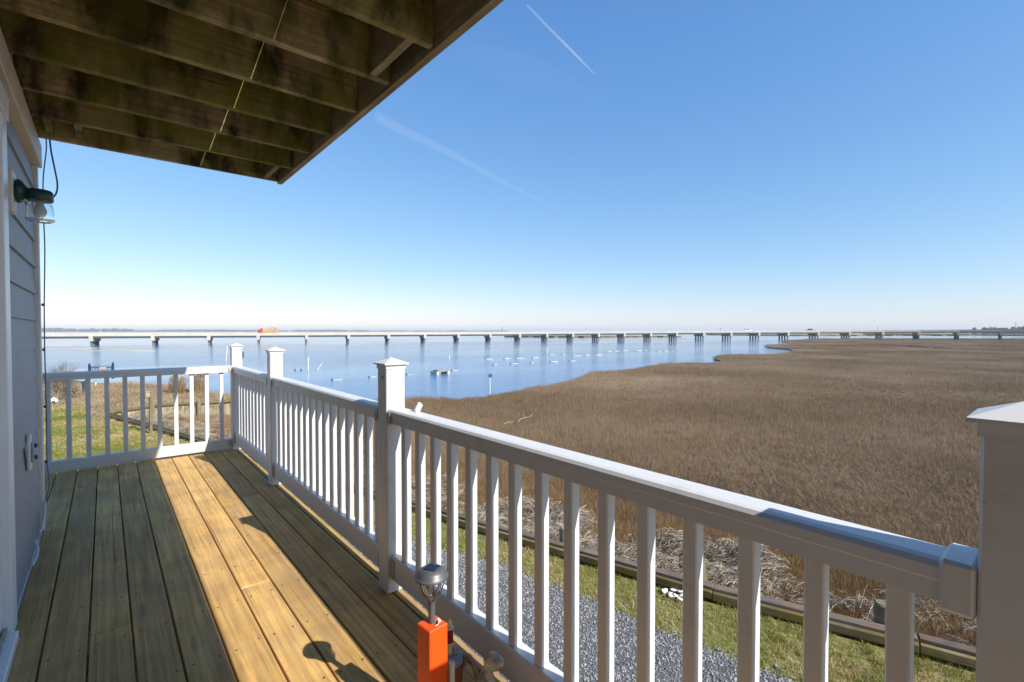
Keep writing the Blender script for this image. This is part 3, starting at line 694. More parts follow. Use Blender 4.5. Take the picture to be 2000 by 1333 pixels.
# ------------------------------------------------------------------ vegetation
def bush(a, h, w_, label, n=70, seed=3, mname='bark', leaves=None, cat='bush'):
    rd = random.Random(seed); t = thing('bare_bush', a, label, cat)
    bm = bmesh.new()
    for i in range(n):
        th = rd.uniform(0, 6.28); el = rd.uniform(.25, 1.5); L_ = h * rd.uniform(.6, 1.05)
        d = Vector((math.cos(th) * math.cos(el) * w_ / h, math.sin(th) * math.cos(el) * w_ / h, math.sin(el)))
        pts = [Vector((rd.gauss(0, .08), rd.gauss(0, .08), -.05))]
        for k in range(3): pts.append(pts[-1] + (d + Vector((rd.gauss(0, .25), rd.gauss(0, .25), rd.gauss(0, .15)))) * L_ / 3)
        tube(bm, pts, [.014, .011, .008, .004], 4)
        for k in range(3):
            b0 = pts[2].lerp(pts[3], rd.random()); e = b0 + Vector((rd.gauss(0, .2), rd.gauss(0, .2), rd.uniform(0, .25))) * h * .5
            tube(bm, [b0, e], [.007, .003], 3)
    link('branches', to_mesh(bm, 'br'), mname, t)
    me = clump(260, h * .5, w_ * .75, .02, .5, 2, seed=seed)
    link('dry_leaves', me, leaves or 'brushblade', t, (0, 0, h * .12))
    return t
bush(onz(122, 783, ZL), 1.7, 1.3, 'round bare brown bush at the far edge of the lawn', 170, 3)
bush(onz(88, 790, ZL), 1.3, 0.9, 'bare brown bush half hidden behind the house corner', 50, 4)
bush(onz(125, 745, ZL), 1.9, 1.2, 'pale bare shrub by the water left of the blue fence', 60, 5)
bush(onz(105, 748, ZL), 1.6, 0.9, 'low yellowish shrub by the water beside the house wall', 40, 6)
for u, v, h, lab, sd_ in ((347, 772, 1.25, 'tall orange reeds behind the pale timber wall', 21), (386, 771, 1.5, 'tall russet reeds nearest the corner railing post', 22)):
    a = onz(u, v, ZL); t = thing('reed_clump', a, lab, 'reeds')
    link('stems', clump(420, h, .5, .02, .14, 3, seed=sd_), 'orangeblade', t)
    link('plumes', clump(120, h * .35, .45, .035, .25, 2, seed=sd_ + 50), 'brushblade', t, (0, 0, h * .75))

def sample(poly, n, lo, hi, dens, exclude=()):
    """n tries uniform in a box, kept by polygon and by density function of position"""
    px = rng.uniform(lo[0], hi[0], n); py = rng.uniform(lo[1], hi[1], n)
    k = inside(px, py, poly)
    for ex in exclude: k &= ~inside(px, py, ex)
    px, py = px[k], py[k]
    d = dens(px, py); k = rng.random(len(px)) < d
    return px[k], py[k]
def polar(poly, n, r0, r1, th0, th1, power, exclude=()):
    """points in polar rings round the camera, thinning with distance"""
    u = rng.random(n); e = power
    rr = (r0 ** e + u * (r1 ** e - r0 ** e)) ** (1 / e); th = np.radians(rng.uniform(th0, th1, n))
    px, py = rr * np.sin(th), rr * np.cos(th)
    k = inside(px, py, poly)
    for ex in exclude: k &= ~inside(px, py, ex)
    return px[k], py[k]
# straw wrack zone next to the bulkhead
def dist_to_line(px, py, P):
    best = np.full(len(px), 1e9)
    for a, b_ in zip(P, P[1:]):
        ax, ay = a; dx, dy = b_[0] - ax, b_[1] - ay; L2 = dx * dx + dy * dy
        t = np.clip(((px - ax) * dx + (py - ay) * dy) / L2, 0, 1)
        best = np.minimum(best, np.hypot(px - ax - t * dx, py - ay - t * dy))
    return best
# marsh grass
creek = [(onz(u, v, ZM).x, onz(u, v, ZM).y) for u, v in ((1695, 675), (1740, 675.2), (1780, 676), (1860, 680), (1864, 682.6), (1800, 680.4), (1750, 678), (1700, 676.4))]
cr_ = link('tidal_creek', poly_mesh(creek, ZM + .006), 'wetmud'); tag(cr_, kind='structure')
px, py = polar(marsh_poly, 420000, 6, 430, -4, 92, 0.55, exclude=(creek,))
d = np.hypot(px, py); db = dist_to_line(px, py, BK)
wr = (db < 2.3 + 0.7 * np.sin(py * 1.7)) & (py > 3.6) & (py < 9.6)
k = ~((wr) & (rng.random(len(px)) < .93)) & ~((db < .9) & (rng.random(len(px)) < .8)) & (db > .25)
px, py, d, db = px[k], py[k], d[k], db[k]
sxy = np.clip(0.72 + d / 90, .75, 4.2) * rng.uniform(.8, 1.2, len(px)); patch = np.sin(px * .21 + 1.7 * np.sin(py * .13)) * np.sin(py * .26 + 1.4 * np.sin(px * .11 + 1))
sz = rng.uniform(.55, 1.15, len(px)) * (1 + .45 * patch)
bent = patch < -.45                                           # lodged, flattened patches
near = (db < 4.0 + rng.normal(0, 1.2, len(px))) & (d < 40) & (rng.random(len(px)) < .8)
org = near | (rng.random(len(px)) < .10) & (d < 60)
tm = [clump(46, .34, .27, .0055, .36, 2, seed=100 + i) for i in range(4)]
def put(sel, name, mname, meshes, label, cat):
    n = int(sel.sum()); scatter(name, np.stack([px[sel], py[sel], np.full(n, ZM - .02)], 1), np.where(bent[sel][:, None], np.array([[1.0, .5, 0]]) * rng.uniform(.2, .8, (n, 1)) + spins(n, .2), spins(n)), np.stack([sxy[sel], sxy[sel], sz[sel]], 1), meshes, mname, label, cat)
put(~org, 'marsh_grass', 'reedblade', tm, 'brown dormant marsh grass spreading to the water', 'grass')
put(org, 'rusty_marsh_grass', 'orangeblade', [clump(46, .40, .22, .0055, .28, 2, seed=120 + i) for i in range(4)], 'rusty orange marsh grass along the timber bulkhead', 'grass')
# dead straw mats
qx, qy = sample(marsh_poly, 60000, (0, -6), (14, 31), lambda x, y: np.where(dist_to_line(x, y, BK) < 2.4 + .7 * np.sin(y * 1.7), np.where((y > 3.4) & (y < 9.8), 1.0, .25), 0) * (dist_to_line(x, y, BK) > .25))
n = len(qx); mound = .10 + .16 * np.abs(np.sin(qx * 2.1 + qy * .8) * np.sin(qy * 1.9 + .4)) * (np.clip(dist_to_line(qx, qy, BK), .2, 1.2))
rot = np.stack([rng.normal(0, .35, n), rng.normal(0, .35, n), rng.uniform(0, 6.28, n)], 1)
scatter('straw_wrack', np.stack([qx, qy, ZM + mound * rng.uniform(.5, 1.5, n) + .12], 1), rot, np.repeat(rng.uniform(.6, 1.3, n)[:, None], 3, 1), [clump(16, .34, .16, .007, .5, 3, True, seed=140 + i) for i in range(5)], 'strawblade', 'matted pale dead straw washed up along the timber bulkhead', 'straw')
# lawn grass
def lawn_keep(x, y): return .4 + .6 * (np.sin(x * 1.3 + np.sin(y * .9) * 1.4) * np.sin(y * 1.1 + x * .3) > -.35)
gx, gy = polar(lawn_poly, 95000, 4, 48, -9, 90, 1.1, exclude=(grav_poly,))
k = (rng.random(len(gx)) < lawn_keep(gx, gy)) & (dist_to_line(gx, gy, BK) > .03); gx, gy = gx[k], gy[k]
d = np.hypot(gx, gy); s_ = np.clip(.75 + d / 16, .9, 3.2) * rng.uniform(.7, 1.25, len(gx)); hz = rng.uniform(.7, 1.5, len(gx)) * np.clip(.9 + (d - 30) / 12, .9, 2.4)
n = len(gx)
brushy = (gy + rng.normal(0, 2.0, n) > np.where(gx < -.6, 39, 31.5) + 2 * np.sin(gx * 1.3)) | ((gy > 30) & (gx > 0.2))
for sel, nm, mm, lb, mul in ((~brushy, 'lawn_grass', 'grassblade', 'patchy green and straw coloured lawn grass', 1), (brushy, 'dry_brush', 'brushblade', 'tan dry brush between the lawn and the water', 2.0)):
    m_ = int(sel.sum())
    scatter(nm, np.stack([gx[sel], gy[sel], np.full(m_, ZL - .005)], 1), spins(m_, .2), np.stack([s_[sel] * (1 + .3 * (mul > 1)), s_[sel], hz[sel] * mul], 1), [clump(18, .075, .075, .006, .45, 2, seed=160 + i + int(mul)) for i in range(4)], mm, lb, 'grass')
# gravel stones
gx, gy = sample(grav_poly, 90000, (1.6, -1.5), (6.9, 9.8), lambda x, y: np.ones(len(x)))
ex, ey = sample(lawn_poly, 60000, (3.5, -1.5), (8, 9.8), lambda x, y: np.exp(-dist_to_line(x, y, grav_edge) / .09))
gx, gy = np.r_[gx, ex], np.r_[gy, ey]; n = len(gx)
sz_ = rng.lognormal(math.log(.0115), .3, n)
scatter('gravel_stones', np.stack([gx, gy, np.full(n, ZL + .016)], 1), spins(n, .5), np.repeat(sz_[:, None], 3, 1), [pebble(i) for i in range(4)], 'pebble', 'loose blue grey gravel of the driveway', 'gravel')
# a few pale oyster shells at the foot of the bulkhead
for i in range(14):
    c0 = onz(1325 + random.uniform(-32, 30), 1165 + random.uniform(-8, 12), ZL)
    bm = bmesh.new(); lathe(bm, [(.001, .012), (.02, .014), (.038, .004), (.03, -.004)], 9)
    for v in bm.verts: v.co.x *= 1.5; v.co.z += .35 * v.co.x * v.co.x * 3
    s = link('oyster_shell', to_mesh(bm, 'sh', True), 'whitepaint', loc=c0 + Vector((0, 0, .045)), rot=(random.gauss(0, .3), random.gauss(0, .3), random.random() * 6))
    tag(s, 'pale oyster shell lying in grass at the foot of the bulkhead', 'shell', 'scattered oyster shells')

# ------------------------------------------------------------------ house
XW = -0.345
hs = thing('house', (XW, 4.45, ZL), 'grey lap sided house wall with sliding glass door', 'house'); ho = (XW, 4.45, ZL)
DY0, DY1, DZ = 1.35, 2.98, 2.19
YB = -9.0                               # door opening
def hb(name, lo, hi, m, bev=0.0): return box(name, lo, hi, m, hs, bev, ho)
hb('wall', (XW - .22, DY1 + .02, ZL), (XW - .014, 4.44, 5.3), 'siding')
hb('wall', (XW - .22, YB, ZL), (XW - .014, DY0, 5.3), 'siding')
hb('wall', (XW - .22, DY0, DZ + .02), (XW - .014, DY1 + .02, 5.3), 'siding')
hb('wall', (XW - .22, DY0, ZL), (XW - .014, DY1 + .02, -0.05), 'siding')
hb('wall', (-7, 4.22, ZL), (XW - .222, 4.44, 5.3), 'siding')
hb('wall', (-7, YB, ZL), (-6.8, 4.218, 5.3), 'siding')
hb('wall', (-6.798, YB, ZL), (XW - .222, YB + .2, 5.3), 'siding')
hb('roof', (-7.1, YB - .2, 5.303), (XW + .25, 4.7, 5.5), 'trim')
hb('room_floor', (-6.79, -3.79, -.06), (XW - .225, 4.21, -.01), 'dark')
hb('room_ceiling', (-6.79, -3.79, 2.4), (XW - .225, 4.21, 2.45), 'curtain')
z = 1.22 - .1715 * 7
bmats = 'siding'
while z < 2.40:
    for (y0, y1) in ((DY1 + .075, 4.40), (-8.9, DY0 - .06)):
        if z < .02 and False: continue
        h = min(.19, 2.41 - z)
        bm = bmesh.new(); dy = y1 - y0
        pr = [(0.0, 0.0), (.019, 0.0), (.005, h), (0.0, h)]
        A = [bm.verts.new((x, 0, q)) for x, q in pr]; B = [bm.verts.new((x, dy, q)) for x, q in pr]
        for j in range(4): bm.faces.new((A[j], A[(j + 1) % 4], B[(j + 1) % 4], B[j]))
        bm.faces.new(A[::-1]); bm.faces.new(B)
        link('siding_board', to_mesh(bm, 'sid'), 'siding', hs, (XW - .012 - ho[0], y0 - ho[1], max(z, .004) - ho[2]))
    z += .1715
hb('corner_trim', (XW - .010, 4.402, .004), (XW + .022, 4.462, 2.40), 'trim', .003)
hb('corner_trim', (XW - .12, 4.442, .004), (XW - .012, 4.462, 2.40), 'trim', .003)
hb('frieze_board', (XW - .010, -8.9, 2.402), (XW + .040, 4.464, 2.548), 'frieze', .003)
hb('band_board', (XW - .011, -8.9, 2.549), (XW + .012, 4.36, 2.84), 'frieze')
hb('base_skirt', (XW - .010, DY1 + .08, -.03), (XW + .012, 4.40, .003), 'trim')
# sliding door: frame, sash and glass
dr = box('sliding_door', (XW - .06, DY1 - .06, .02), (XW + .028, DY1 + .07, DZ + .055), 'door', hs, .004, ho)
dorg = [(XW - .06 + XW + .028) / 2, (DY1 - .06 + DY1 + .07) / 2, (.02 + DZ + .055) / 2]
def db_(name, lo, hi, m, bev=.003): return box(name, lo, hi, m, dr, bev, dorg)
db_('head_frame', (XW - .055, DY0, DZ - .05), (XW + .024, DY1 - .061, DZ + .05), 'door')
db_('sill_track', (XW - .055, DY0, .004), (XW + .045, DY1 - .061, .045), 'door')
db_('sill_track', (XW + .0, DY0, .046), (XW + .012, DY1 - .061, .066), 'steel', 0)
db_('jamb', (XW - .055, DY0 - .05, .02), (XW + .024, DY0 - .001, DZ + .05), 'door')
db_('casing', (XW - .008, DY0 - .05, DZ + .056), (XW + .034, DY1 + .09, DZ + .16), 'trim')
db_('sash_stile', (XW - .04, DY1 - .15, .067), (XW - .004, DY1 - .0615, DZ - .051), 'door')
db_('sash_rail', (XW - .04, DY0, .067), (XW - .005, DY1 - .151, .17), 'door')
db_('glass_pane', (XW - .027, DY0 + .01, .171), (XW - .019, DY1 - .1505, DZ - .052), 'doorglass', 0)
db_('blind', (XW - .20, DY0, .1), (XW - .19, DY1 - .1, DZ - .06), 'curtain', 0)

# ------------------------------------------------------------------ things on the wall
def wall_cable(name, pts, r_, m, label, cat='cable'):
    o = link(name, tube_mesh(smooth_path(pts, 5), r_, 7), m); tag(o, label, cat); return o
yc = 4.475
wall_cable('blue_cable', [(XW + .07, 4.30, 2.62), (XW + .065, 4.42, 2.53), (XW + .05, yc, 2.42), (XW + .042, yc, 2.3), (XW + .042, yc + .005, 2.05), (XW + .044, yc, 1.85), (XW + .036, yc + .005, 1.5), (XW + .034, yc, 1.2), (XW + .036, yc, .8), (XW + .034, yc, .45), (XW + .045, yc - .02, .3), (XW + .028, yc - .08, .2)], .0036, 'cable_blue', 'dark blue cable running down the house corner')
wall_cable('cable_loop', [(XW + .085, 4.32, 2.62), (XW + .088, 4.40, 2.52), (XW + .10, 4.45, 2.42), (XW + .112, 4.47, 2.32), (XW + .105, 4.47, 2.25), (XW + .075, 4.475, 2.20), (XW + .05, 4.478, 2.14), (XW + .045, 4.48, 2.06)], .005, 'cable_blue', 'loose blue cable loop hanging under the upper deck')
wall_cable('white_cable', [(XW + .028, 4.39, .20), (XW + .03, 4.31, .14), (XW + .025, 4.22, .085), (XW + .018, 4.16, .07)], .0065, 'cable_white', 'short white cable end below the house corner')
wall_cable('white_cable', [(XW + .018, 3.86, .13), (XW + .03, 3.87, .09), (XW + .032, 3.82, .05), (XW + .02, 3.72, .03)], .006, 'cable_white', 'curled white cable stub low on the house wall')
for zc_, wd_ in ((.45, 'lowest'), (.82, 'third highest'), (1.5, 'highest'), (1.2, 'second highest')):
    s = link('cable_clip', box_mesh((.014, .02, .018), .003, 'clip'), 'cable_dark', loc=(XW + .03, yc - .003, zc_)); tag(s, wd_ + ' small dark clip on the blue cable at the house corner', 'clip', 'cable clips')
# wall lamp
YL = 3.225
lp = thing('wall_lamp', (XW + .01, YL, 1.93), 'dark green jar lamp with clear glass on the house wall', 'lamp')
link('mounting_block', box_mesh((.024, .11, .19), .005, 'mb'), 'trim', lp, (.010, 0, .04))
bm = bmesh.new(); lathe(bm, [(.052, 0), (.056, .006), (.05, .02), (.03, .032), (.014, .05)], 22); bmesh.ops.rotate(bm, cent=(0, 0, 0), matrix=Matrix.Rotation(R(90), 3, 'Y'), verts=bm.verts)
link('back_plate', to_mesh(bm, 'bp', True), 'greenmetal', lp, (.026, 0, .05))
link('arm', tube_mesh(smooth_path([(.04, 0, .05), (.058, 0, .043), (.075, 0, .046), (.095, 0, .055)], 4), [.024 - .010 * i / 12 for i in range(13)], 10), 'greenmetal', lp)
def sc_(P, k=.80): return [(r_ * k, z_ * .95) for r_, z_ in P]
link('cap', lathe_mesh(sc_([(.02, .072), (.052, .07), (.060, .062), (.062, .022), (.058, .016)]), 26), 'greenmetal', lp, (.105, 0, 0))
link('glass_jar', lathe_mesh(sc_([(.050, .018), (.052, .005), (.060, -.012), (.063, -.05), (.066, -.076), (.062, -.084), (.05, -.088), (.0485, -.084), (.0585, -.079), (.062, -.073), (.0595, -.05), (.0565, -.012), (.0485, .004), (.0465, .018)]), 28, caps=False), 'glass', lp, (.105, 0, 0))
link('bulb', lathe_mesh(sc_([(.012, .03), (.014, .012), (.022, -.01), (.031, -.03), (.030, -.046), (.02, -.06), (.004, -.066)]), 20), 'bulb', lp, (.105, 0, 0))
# outlet
ol = thing('outdoor_outlet', (XW + .0, 3.74, .655), 'white outdoor outlet with dark cover on the lower house wall', 'outlet')
link('plate', box_mesh((.016, .085, .19), .004, 'op'), 'outlet', ol, (.016, 0, 0))
link('cover', box_mesh((.012, .045, .11), .004, 'oc'), 'slate', ol, (.0305, 0, 0))
for z_ in (-.03, .035):
    link('plug', lathe_mesh([(.012, 0), (.013, .008), (.007, .013)], 12), 'plastic_dark', ol, (.0365, 0, z_), (0, R(90), 0))

# ------------------------------------------------------------------ upper deck
ud = thing('upper_deck', (.4, 4.3, 2.55), 'underside of the stained wooden deck overhead', 'deck'); uo = (.4, 4.3, 2.55)
JY = [4.272 - .406 * i for i in range(21)]
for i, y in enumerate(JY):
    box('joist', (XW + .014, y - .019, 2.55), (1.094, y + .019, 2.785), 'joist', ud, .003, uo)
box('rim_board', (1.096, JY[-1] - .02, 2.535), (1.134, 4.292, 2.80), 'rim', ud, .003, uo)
x = -.32; gaps = []
edges = [-.325, -.179, -.036, .108, .252, .396, .494, .632, .776, .92, 1.062, 1.17]
for i in range(len(edges) - 1):
    g0 = .0042 if abs(edges[i] - .632) < .01 else .0025
    g1 = .0042 if abs(edges[i + 1] - .632) < .01 else .0025
    if abs(edges[i + 1] - .632) < .01:                        # one board is spliced: its far half leaves a wider gap
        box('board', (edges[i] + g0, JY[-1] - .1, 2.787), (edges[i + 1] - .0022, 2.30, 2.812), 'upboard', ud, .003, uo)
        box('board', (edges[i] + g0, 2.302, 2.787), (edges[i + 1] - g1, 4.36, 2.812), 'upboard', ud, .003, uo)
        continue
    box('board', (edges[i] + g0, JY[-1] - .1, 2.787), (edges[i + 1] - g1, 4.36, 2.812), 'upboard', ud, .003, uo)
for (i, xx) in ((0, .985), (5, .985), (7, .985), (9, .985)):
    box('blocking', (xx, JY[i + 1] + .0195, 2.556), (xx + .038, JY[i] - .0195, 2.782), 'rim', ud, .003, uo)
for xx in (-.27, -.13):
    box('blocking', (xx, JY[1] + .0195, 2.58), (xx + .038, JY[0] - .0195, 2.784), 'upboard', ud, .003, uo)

# ------------------------------------------------------------------ lower deck
dk = thing('deck', (.4, 2.5, ZL), 'weathered plank deck with a sunlit golden strip', 'deck'); do = (.4, 2.5, ZL)
ge = [-2.99 + .146 * i for i in range(32)]                    # board edges, one at 0.366
shift = .366 - min(ge, key=lambda g: abs(g - .366)); ge = [g + shift for g in ge]
joints = {-.216: (5.46, 4.09), -.07: (2.765,), .074: (5.48, .3), .22: (1.1,), .512: (2.77,), .366: (.2, ), .66: (.9,), .80: (4.3,), -.362: (1.9,)}
for a, b_ in zip(ge, ge[1:]):
    y0, y1 = (-3.9, 6.20) if a > -.37 else (4.46, 6.20)
    cuts = [y1]
    for kx, ys in joints.items():
        if abs(kx - a) < .02 and y0 < 0: cuts += list(ys)
    if -.37 < a < -.35: cuts.append(4.466)
    cuts = sorted(cuts); st = y0
    for c_ in cuts:
        aa = max(a, XW + .0105) if st < 4.4 else a
        sag = random.uniform(-.0015, .0015)
        box('board', (aa + .0035, st + .0012, -.034 + sag), (min(b_, 1.148) - .0035, c_ - .0012, sag), 'deck', dk, .003, do)
        st = c_
    if b_ > 1.148: break
box('board', (-.358, -1.6, -.034), (ge[min(range(len(ge)), key=lambda i: abs(ge[i] + .216))] - .15, 4.455, 0.0), 'deck', dk, .003, do) if False else None
for y in [-3.836 + .406 * i for i in range(25)]:
    box('joist', (-.33 if y < 4.42 else -2.9, y - .019, -.27), (1.103, y + .019, -.038), 'joist', dk, 0, do)
box('rim_board', (1.104, -3.9, -.275), (1.142, 6.22, -.037), 'rim', dk, .003, do)
box('rim_board', (-2.9, 6.2215, -.275), (1.142, 6.2595, -.037), 'rim', dk, .003, do)
for x_, y_ in ((1.02, -1.2), (1.02, 2.3), (1.02, 6.1), (-2.6, 6.1)):
    box('support_post', (x_ - .07, y_ - .07, ZL - .1), (x_ + .07, y_ + .07, -.272), 'pile', dk, .005, do)
bm = bmesh.new()
for a, b_ in zip(ge, ge[1:]):
    if a < -.23 or b_ > 1.12: continue
    for y in [-1.4 + .406 * i for i in range(19)]:
        for xx in (a + .03, b_ - .03):
            lathe(bm, [(.0042, 0), (.0042, .0012)], 7, (xx + random.gauss(0, .004) - do[0], y + random.gauss(0, .006) - do[1], .0012 - do[2]))
o = link('nail_heads', to_mesh(bm, 'nails'), 'cable_dark', dk); o['kind'] = 'stuff'

# ------------------------------------------------------------------ railings
PX0, PX1 = 1.064, 1.166; PC = (PX0 + PX1) / 2
side = thing('side_railing', (PC, 2.28, 0), 'white vinyl railing along the outer edge of the deck', 'railing'); so_ = (PC, 2.28, 0)
end = thing('end_railing', (0, 6.1, 0), 'white vinyl railing across the far end of the deck', 'railing'); eo_ = (0, 6.1, 0)
def cap_mesh(s, t, h):
    bm = bmesh.new(); b0 = [bm.verts.new((x * s, y * s, 0)) for x, y in ((-1, -1), (1, -1), (1, 1), (-1, 1))]
    b1 = [bm.verts.new((x * s, y * s, t)) for x, y in ((-1, -1), (1, -1), (1, 1), (-1, 1))]; ap = bm.verts.new((0, 0, t + h))
    bm.faces.new(b0[::-1])
    for i in range(4):
        bm.faces.new((b0[i], b0[(i + 1) % 4], b1[(i + 1) % 4], b1[i])); bm.faces.new((b1[i], b1[(i + 1) % 4], ap))
    skirt = [bm.verts.new((x * .054, y * .054, q)) for q in (0, -.022) for x, y in ((-1, -1), (1, -1), (1, 1), (-1, 1))]
    for i in range(4): bm.faces.new((skirt[i], skirt[4 + i], skirt[4 + (i + 1) % 4], skirt[(i + 1) % 4]))
    return to_mesh(bm, 'cap')
CAP = cap_mesh(.066, .007, .028)
def rail_post(x, y, parent, po):
    p = link('post', box_mesh((.102, .102, 1.152), .005, 'post'), 'vinyl', parent, (x - po[0], y - po[1], .578 - po[2]))
    link('cap', CAP, 'vinyl', p, (0, 0, .578))
    return p
SY = [.051, 2.277, 4.489, 6.10]
posts = [rail_post(PC, y, side, so_) for y in SY]
posts[0].scale.z = (1.152 + .024) / 1.152; posts[0].location.z += .012    # the near post stands a little taller
for i, p in enumerate(posts[:3]):                             # small drilled hole near the top on the deck side
    link('screw_hole', lathe_mesh([(.0075, 0), (.0075, .002), (.004, .0022)], 12), 'cable_dark', p, (-.0505, -.008, .515), (0, R(-90), 0))
link('hook', box_mesh((.018, .02, .075), .004, 'hook'), 'plastic_dark', posts[3], (.06, -.03, .48))
def rail_profile(L_):
    """bread loaf top over a channel, running along local Y, centre at top middle"""
    prof = [(-.044, -.070), (-.044, -.036), (-.047, -.033), (-.047, -.012), (-.040, -.003), (-.028, 0), (.028, 0), (.040, -.003), (.047, -.012), (.047, -.033), (.044, -.036), (.044, -.070)]
    bm = bmesh.new(); A = [bm.verts.new((x, -L_ / 2, z)) for x, z in prof]; B = [bm.verts.new((x, L_ / 2, z)) for x, z in prof]
    n = len(prof)
    for j in range(n): bm.faces.new((A[j], A[(j + 1) % n], B[(j + 1) % n], B[j]))
    bm.faces.new(A[::-1]); bm.faces.new(B); return to_mesh(bm, 'rail')
ZT = .938
BAL = (.037, .037, .68)
def section_y(y0, y1, nbal, metal=True, collar_at=None):
    c = (y0 + y1) / 2; L_ = y1 - y0
    link('top_rail', rail_profile(L_ - .002), 'vinyl', side, (0, c - so_[1], ZT))
    link('bottom_rail', box_mesh((.062, round(L_ - .002, 3), .125), .006, 'brail'), 'vinyl', side, (0, c - so_[1], .135))
    for k in range(nbal):
        y = c + (k - (nbal - 1) / 2) * .1365
        link('baluster', box_mesh(BAL, .003, 'bal'), 'vinyl', side, (random.gauss(0, .0007), y - so_[1], .1965 + .34 - .001), (0, 0, random.gauss(0, .015)))
    for yy, sg_ in ((y0, 1), (y1, -1)):
        if collar_at == yy:
            bm = bmesh.new(); add_box(bm, (0, 0, 0), (.104, .046, .088), .006); link('collar', to_mesh(bm, 'col'), 'vinyl', side, (0, yy + sg_ * .024 - so_[1], ZT - .038))
        elif metal:
            link('bracket', box_mesh((.006, .036, .06), .002, 'brk'), 'steel', side, (-.051, yy + sg_ * .02 - so_[1], ZT - .045))
        link('bracket', box_mesh((.006, .036, .09), .002, 'brk2'), 'steel', side, (-.0345, yy + sg_ * .02 - so_[1], .135))
section_y(.102, 2.226, 15, True, .102)
section_y(2.328, 4.438, 15)
section_y(4.540, 6.049, 11)
# end railing, towards the house and on past its corner
def section_x(x0, x1, nbal):
    c = (x0 + x1) / 2; L_ = x1 - x0
    link('top_rail', rail_profile(L_ - .002), 'vinyl', end, (c, 0, ZT + .004), (0, 0, R(90)))
    link('bottom_rail', box_mesh((round(L_ - .002, 3), .062, .105), .006, 'brx'), 'vinyl', end, (c, 0, .078))
    for k in range(nbal):
        x_ = c + (k - (nbal - 1) / 2) * .1375
        link('baluster', box_mesh((.037, .037, .75), .003, 'balx'), 'vinyl', end, (x_, 0, .1295 + .375 - .001))
    for xx, sg_ in ((x0, 1), (x1, -1)):
        for z_ in (ZT - .04, .078): link('bracket', box_mesh((.036, .006, .06), .002, 'brk3'), 'steel', end, (xx + sg_ * .02, -.051 if z_ > .5 else -.0345, z_))
section_x(-.78, PX0, 13)
rail_post(-.832, 6.10, end, eo_)
section_x(-2.6, -.884, 12)
rail_post(-2.652, 6.10, end, eo_)
# square offcut sticking up behind the tall post
s = link('white_block', box_mesh((.030, .012, .05), .002, 'wb'), 'vinyl', loc=(1.150, 2.06, ZT + .016), rot=(0, R(38), R(20))); tag(s, 'small tilted white block on the rail beside the tall post', 'block')
# orange stains on the near rail
# ------------------------------------------------------------------ bits on the deck
bl = link('orange_post', None); C.objects.unlink(bl); bpy.data.objects.remove(bl)
BX, BY = .811, 1.366
ob = thing('wooden_block', (BX, BY, 0), 'bright orange painted upright wooden block on the deck', 'wooden block', rz=R(5))
link('block', box_mesh((.072, .072, .362), .003, 'ob'), 'orange', ob, (0, 0, .1825))
bm = bmesh.new()
pts = [(.0, -.028), (.03, -.02), (.034, .004), (.02, -.006), (.01, -.03)]
f = [bm.verts.new((x - .004, y + .006, 0)) for x, y in pts]; g = [bm.verts.new((x - .004, y + .006, .0015)) for x, y in pts]
bm.faces.new(f[::-1]); bm.faces.new(g)
for i in range(5): bm.faces.new((f[i], f[(i + 1) % 5], g[(i + 1) % 5], g[i]))
link('flaked_patch', to_mesh(bm, 'fl'), 'whitepaint', ob, (0, 0, .3642))
sl = thing('solar_light', (BX, BY + .004, .364), 'grey solar garden light standing in the orange block', 'solar light')
link('stake', lathe_mesh([(.0115, 0), (.0115, .070), (.016, .073), (.018, .079)], 18), 'pewter', sl)
link('lens', lathe_mesh([(.012, .082), (.025, .096), (.034, .125), (.037, .15), (.034, .15), (.031, .126), (.023, .099), (.011, .086)], 20, caps=False), 'glass', sl)
for k in range(8):
    a = 2 * math.pi * k / 8
    link('cage_rib', tube_mesh([(.015 * math.cos(a), .015 * math.sin(a), .077), (.030 * math.cos(a), .030 * math.sin(a), .098), (.040 * math.cos(a), .040 * math.sin(a), .132), (.043 * math.cos(a), .043 * math.sin(a), .152)], .0026, 5), 'pewter', sl)
cp = link('cap', lathe_mesh([(.050, .148), (.055, .150), (.055, .155), (.048, .161), (.046, .167), (.041, .174), (.033, .179), (.028, .181)], 30), 'pewter', sl)
link('solar_panel', box_mesh((.042, .042, .004), .001, 'sp'), 'solar', cp, (0, 0, .1818), (0, 0, .5))
LX, LY = .938, 1.462
pt = thing('terracotta_pot', (LX, LY, 0), 'small brown terracotta pot behind the orange block', 'pot')
link('bowl', lathe_mesh([(.040, .001), (.047, .05), (.050, .105), (.053, .108), (.053, .124), (.046, .124), (.043, .11), (.002, .108)], 26), 'terracotta', pt)
lh = thing('lighthouse_figurine', (LX, LY, .1245), 'miniature red and white lighthouse on a grey round base', 'figurine')
link('base', lathe_mesh([(.047, 0), (.050, .008), (.047, .022), (.040, .024), (.038, .034), (.032, .036)], 24), 'slate', lh)
link('tower', lathe_mesh([(.018, .036), (.0155, .075)], 18), 'cream', lh)
link('tower', lathe_mesh([(.0154, .0752), (.0125, .122)], 18), 'red', lh)
link('gallery', lathe_mesh([(.013, .1222), (.016, .124), (.016, .128), (.009, .129)], 16), 'cream', lh)
link('lantern', lathe_mesh([(.0085, .1292), (.0085, .142), (.011, .143), (.004, .155), (.001, .160)], 14), 'cream', lh)
bm = bmesh.new(); add_box(bm, (.012, -.02, .052), (.022, .018, .03), .003); link('keeper_house', to_mesh(bm, 'kh'), 'slate', lh)
cs = link('candle_stub', lathe_mesh([(.0095, 0), (.0105, .002), (.0105, .214), (.008, .217), (.007, .213), (.002, .213)], 16), 'cream', loc=(.872, 1.345, .001)); tag(cs, 'short white speckled tube standing beside the orange block', 'tube')
